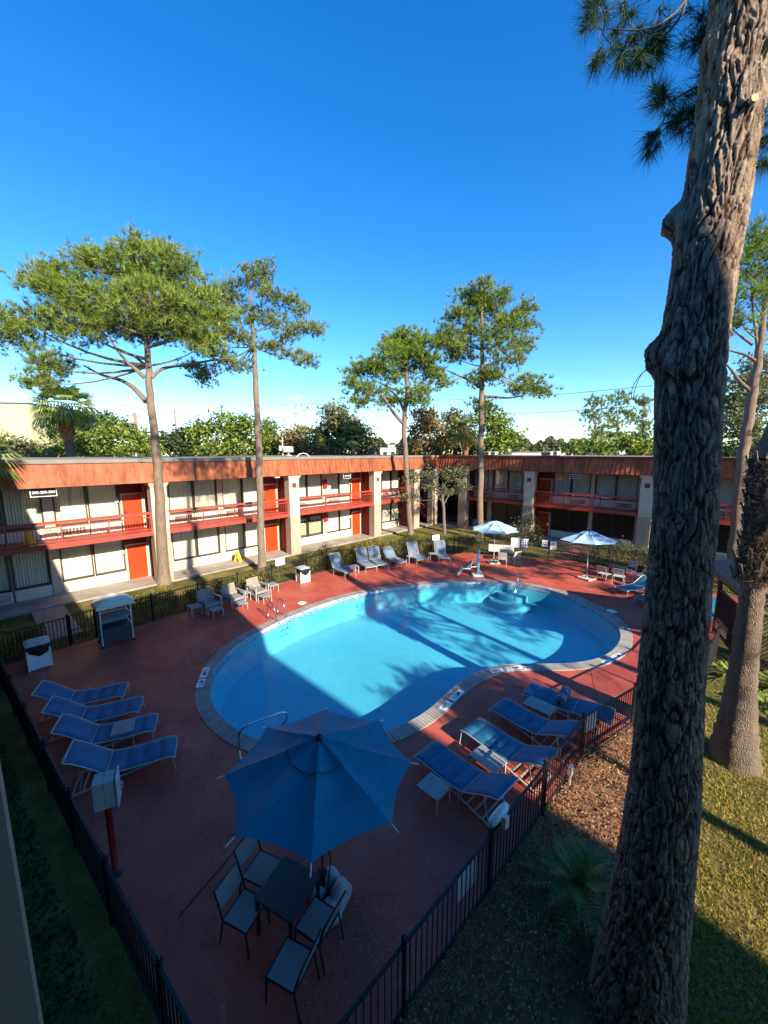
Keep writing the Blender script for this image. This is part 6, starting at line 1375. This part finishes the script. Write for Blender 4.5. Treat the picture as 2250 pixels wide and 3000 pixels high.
def upole(px, py, Y, l, lean=0, w=.32):
    p = atY(px, py, Y); r = thing('utility_pole', l, 'utility pole', (p.x, p.y, 0), 0, 'wooden utility poles'); q = MB(); q.tube([(lean, 0, 0), (0, 0, p.z)], [w*.6, w*.45], 8); q.build('pole', M['pole'], r); q = MB(); q.bar((-1.1, 0, p.z-.6), (1.1, 0, p.z-.6), .12); q.bar((-.8, 0, p.z-1.7), (.8, 0, p.z-1.7), .1)
    for s in (-1, -.4, .4, 1): q.bar((s, 0, p.z-.6), (s, 0, p.z-.3), .08)
    q.build('crossarm', M['pole'], r)
upole(511, 1195, 70, 'utility pole right of the broad pine trunk', -.2); upole(394, 1208, 66, 'leaning utility pole left of the broad pine trunk', .9, .5); upole(838, 1255, 60, 'thin utility pole behind the middle roof', 0, .2)
q = MB(); p = atY(379, 1115, 150); q.bar((p.x, p.y, 0), (p.x, p.y, p.z), .22); tag(q.build('antenna_mast', M['pylon']), 'thin antenna mast left of the broad pine trunk', 'mast')
def wire(pts, l, w=.09, g_='power lines'):
    q = MB(); P = [atY(*p) for p in pts]; q.tube(catmull(P, 5, False), w, 4, cap=False); o = q.build('power_line', M['iron']); tag(o, l, 'power line', g_)
wire([(866, 1182, 300), (1000, 1186, 240), (1300, 1172, 170), (1600, 1158, 140), (1910, 1130, 120)], 'top power line running right from the middle pylon', .07)
wire([(866, 1213, 300), (1060, 1224, 235), (1300, 1220, 170), (1600, 1208, 140), (1910, 1186, 120)], 'middle power line running right from the middle pylon', .07)
wire([(866, 1242, 300), (1060, 1255, 235), (1300, 1262, 170), (1600, 1250, 140), (1910, 1228, 120)], 'lowest power line running right from the middle pylon', .06)
wire([(866, 1180, 300), (780, 1196, 290), (620, 1225, 280), (265, 1172, 262)], 'top power line between the two left pylons', .10); wire([(866, 1210, 300), (780, 1228, 290), (620, 1252, 280), (265, 1196, 262)], 'lower power line between the two left pylons', .10)
def rooftop(px, py, Y, l, w, h, m='alum', name='air_conditioner'):
    p = atY(px, py, Y); zt = 7.26; r = thing(name, l, 'rooftop unit', (p.x, p.y, zt), rad(-44), 'rooftop units'); q = MB(); q.box(-w/2, w/2, -w/2, w/2, .06, h); soft(q.build('casing', M[m], r), .02)
    q = MB()
    for k in range(7): z = .12+(h-.2)*k/7; q.box(-w/2-.01, w/2+.01, -w/2-.012, -w/2-.002, z, z+.03)
    q.lathe([(w*.38, h), (w*.38, h+.04), (w*.3, h+.05)], 16); q.build('fan_grille', M['dark'], r); q = MB(); q.box(-w/2, w/2, -w/2+.1, -w/2+.2, 0, .06); q.box(-w/2, w/2, w/2-.2, w/2-.1, 0, .06); q.build('skid', M['frame'], r)
for px, Y, l, w, h in ((1604, 37, 'left one of two grey air conditioners on the right roof', .85, .42), (1622, 37.3, 'right one of two grey air conditioners on the right roof', .95, .45), (1428, 42, 'left small unit on the roof right of the tall pine trunk', .6, .4), (1446, 42, 'right small unit on the roof right of the tall pine trunk', .6, .4)): rooftop(px, 1333, Y, l, w, h)
p = atY(846, 1340, 42); r = thing('roof_vent', 'pale rounded vent box with a pipe above the middle of the left roof', 'rooftop unit', (p.x, p.y, 7.26), 0); q = MB(); q.lathe([(.05, 0), (.35, .0), (.35, .05)], 12); q.box(-.45, .45, -.3, .3, .35, .95); q.bar((0, 0, 0), (0, 0, .4), .12); soft(q.build('casing', M['cream'], r), .12, 3); q = MB(); q.box(-.95, -.75, -.1, .1, .5, 1.0); q.bar((-.95, 0, .7), (-.4, 0, .7), .05); q.tube([(-.6, 0, 0), (-.6, 0, 1.9)], .04, 8); q.build('pipe', M['paper'], r)
t = thing('roof_hoop', 'bent white pipe hoop standing on the left roof edge', 'pipe', uv(17.5, VL+1.5, 7.3), rad(46)); q = MB(); q.tube([(-.6, 0, 0), (-.3, 0, .2), (0, 0, .25), (.3, 0, .2), (.6, 0, 0)], .025, 6); q.build('pipe', M['paper'], t)
# ------------------------------------------------------------------ light, sky, camera
SUN_AZ, SUN_EL = 142.0, 27.0
w = bpy.data.worlds.new('World'); S.world = w; w.use_nodes = True; nt = w.node_tree; nt.nodes.clear()
o_ = nt.nodes.new('ShaderNodeOutputWorld'); bg = nt.nodes.new('ShaderNodeBackground'); sky = nt.nodes.new('ShaderNodeTexSky'); sky.sky_type = 'NISHITA'; sky.sun_disc = False
sky.sun_elevation = rad(SUN_EL); sky.sun_rotation = rad(SUN_AZ); sky.air_density = 1.0; sky.dust_density = .05; sky.ozone_density = 2.2; sky.altitude = 0
bg.inputs[1].default_value = .116; hs = nt.nodes.new('ShaderNodeHueSaturation'); hs.inputs['Saturation'].default_value = 1.40; hs.inputs['Value'].default_value = 1.0; nt.links.new(sky.outputs[0], hs.inputs['Color']); mxs = nt.nodes.new('ShaderNodeMix'); mxs.data_type = 'RGBA'; mxs.blend_type = 'MULTIPLY'; mxs.inputs[0].default_value = 1; mxs.inputs[7].default_value = (.80, .95, 1.14, 1); nt.links.new(hs.outputs[0], mxs.inputs[6]); nt.links.new(mxs.outputs[2], bg.inputs[0]); nt.links.new(bg.outputs[0], o_.inputs[0])
L = bpy.data.lights.new('sun', 'SUN'); L.energy = 5.0; L.angle = rad(.53); L.color = (1.0, .90, .74); lo = bpy.data.objects.new('sun', L); COL.objects.link(lo)
sd3 = Vector((math.sin(rad(SUN_AZ))*math.cos(rad(SUN_EL)), math.cos(rad(SUN_AZ))*math.cos(rad(SUN_EL)), math.sin(rad(SUN_EL)))); lo.rotation_euler = sd3.to_track_quat('Z', 'Y').to_euler()
cam = bpy.data.cameras.new('camera'); cam.sensor_fit = 'HORIZONTAL'; cam.sensor_width = 36; cam.lens = 36*FPX/2250; cam.clip_end = 3000; cam.clip_start = .05
co_ = bpy.data.objects.new('camera', cam); co_.location = (0, 0, CAMH); co_.rotation_euler = (rad(90)-PITCH, 0, 0); COL.objects.link(co_); S.camera = co_
S.view_settings.view_transform = 'Standard'; S.view_settings.look = 'None'; S.view_settings.exposure = 1.2; S.view_settings.gamma = 1.0
S.cycles.max_bounces = 6; S.cycles.transparent_max_bounces = 12; S.cycles.diffuse_bounces = 3; S.cycles.glossy_bounces = 3
print('objects', len(S.objects))
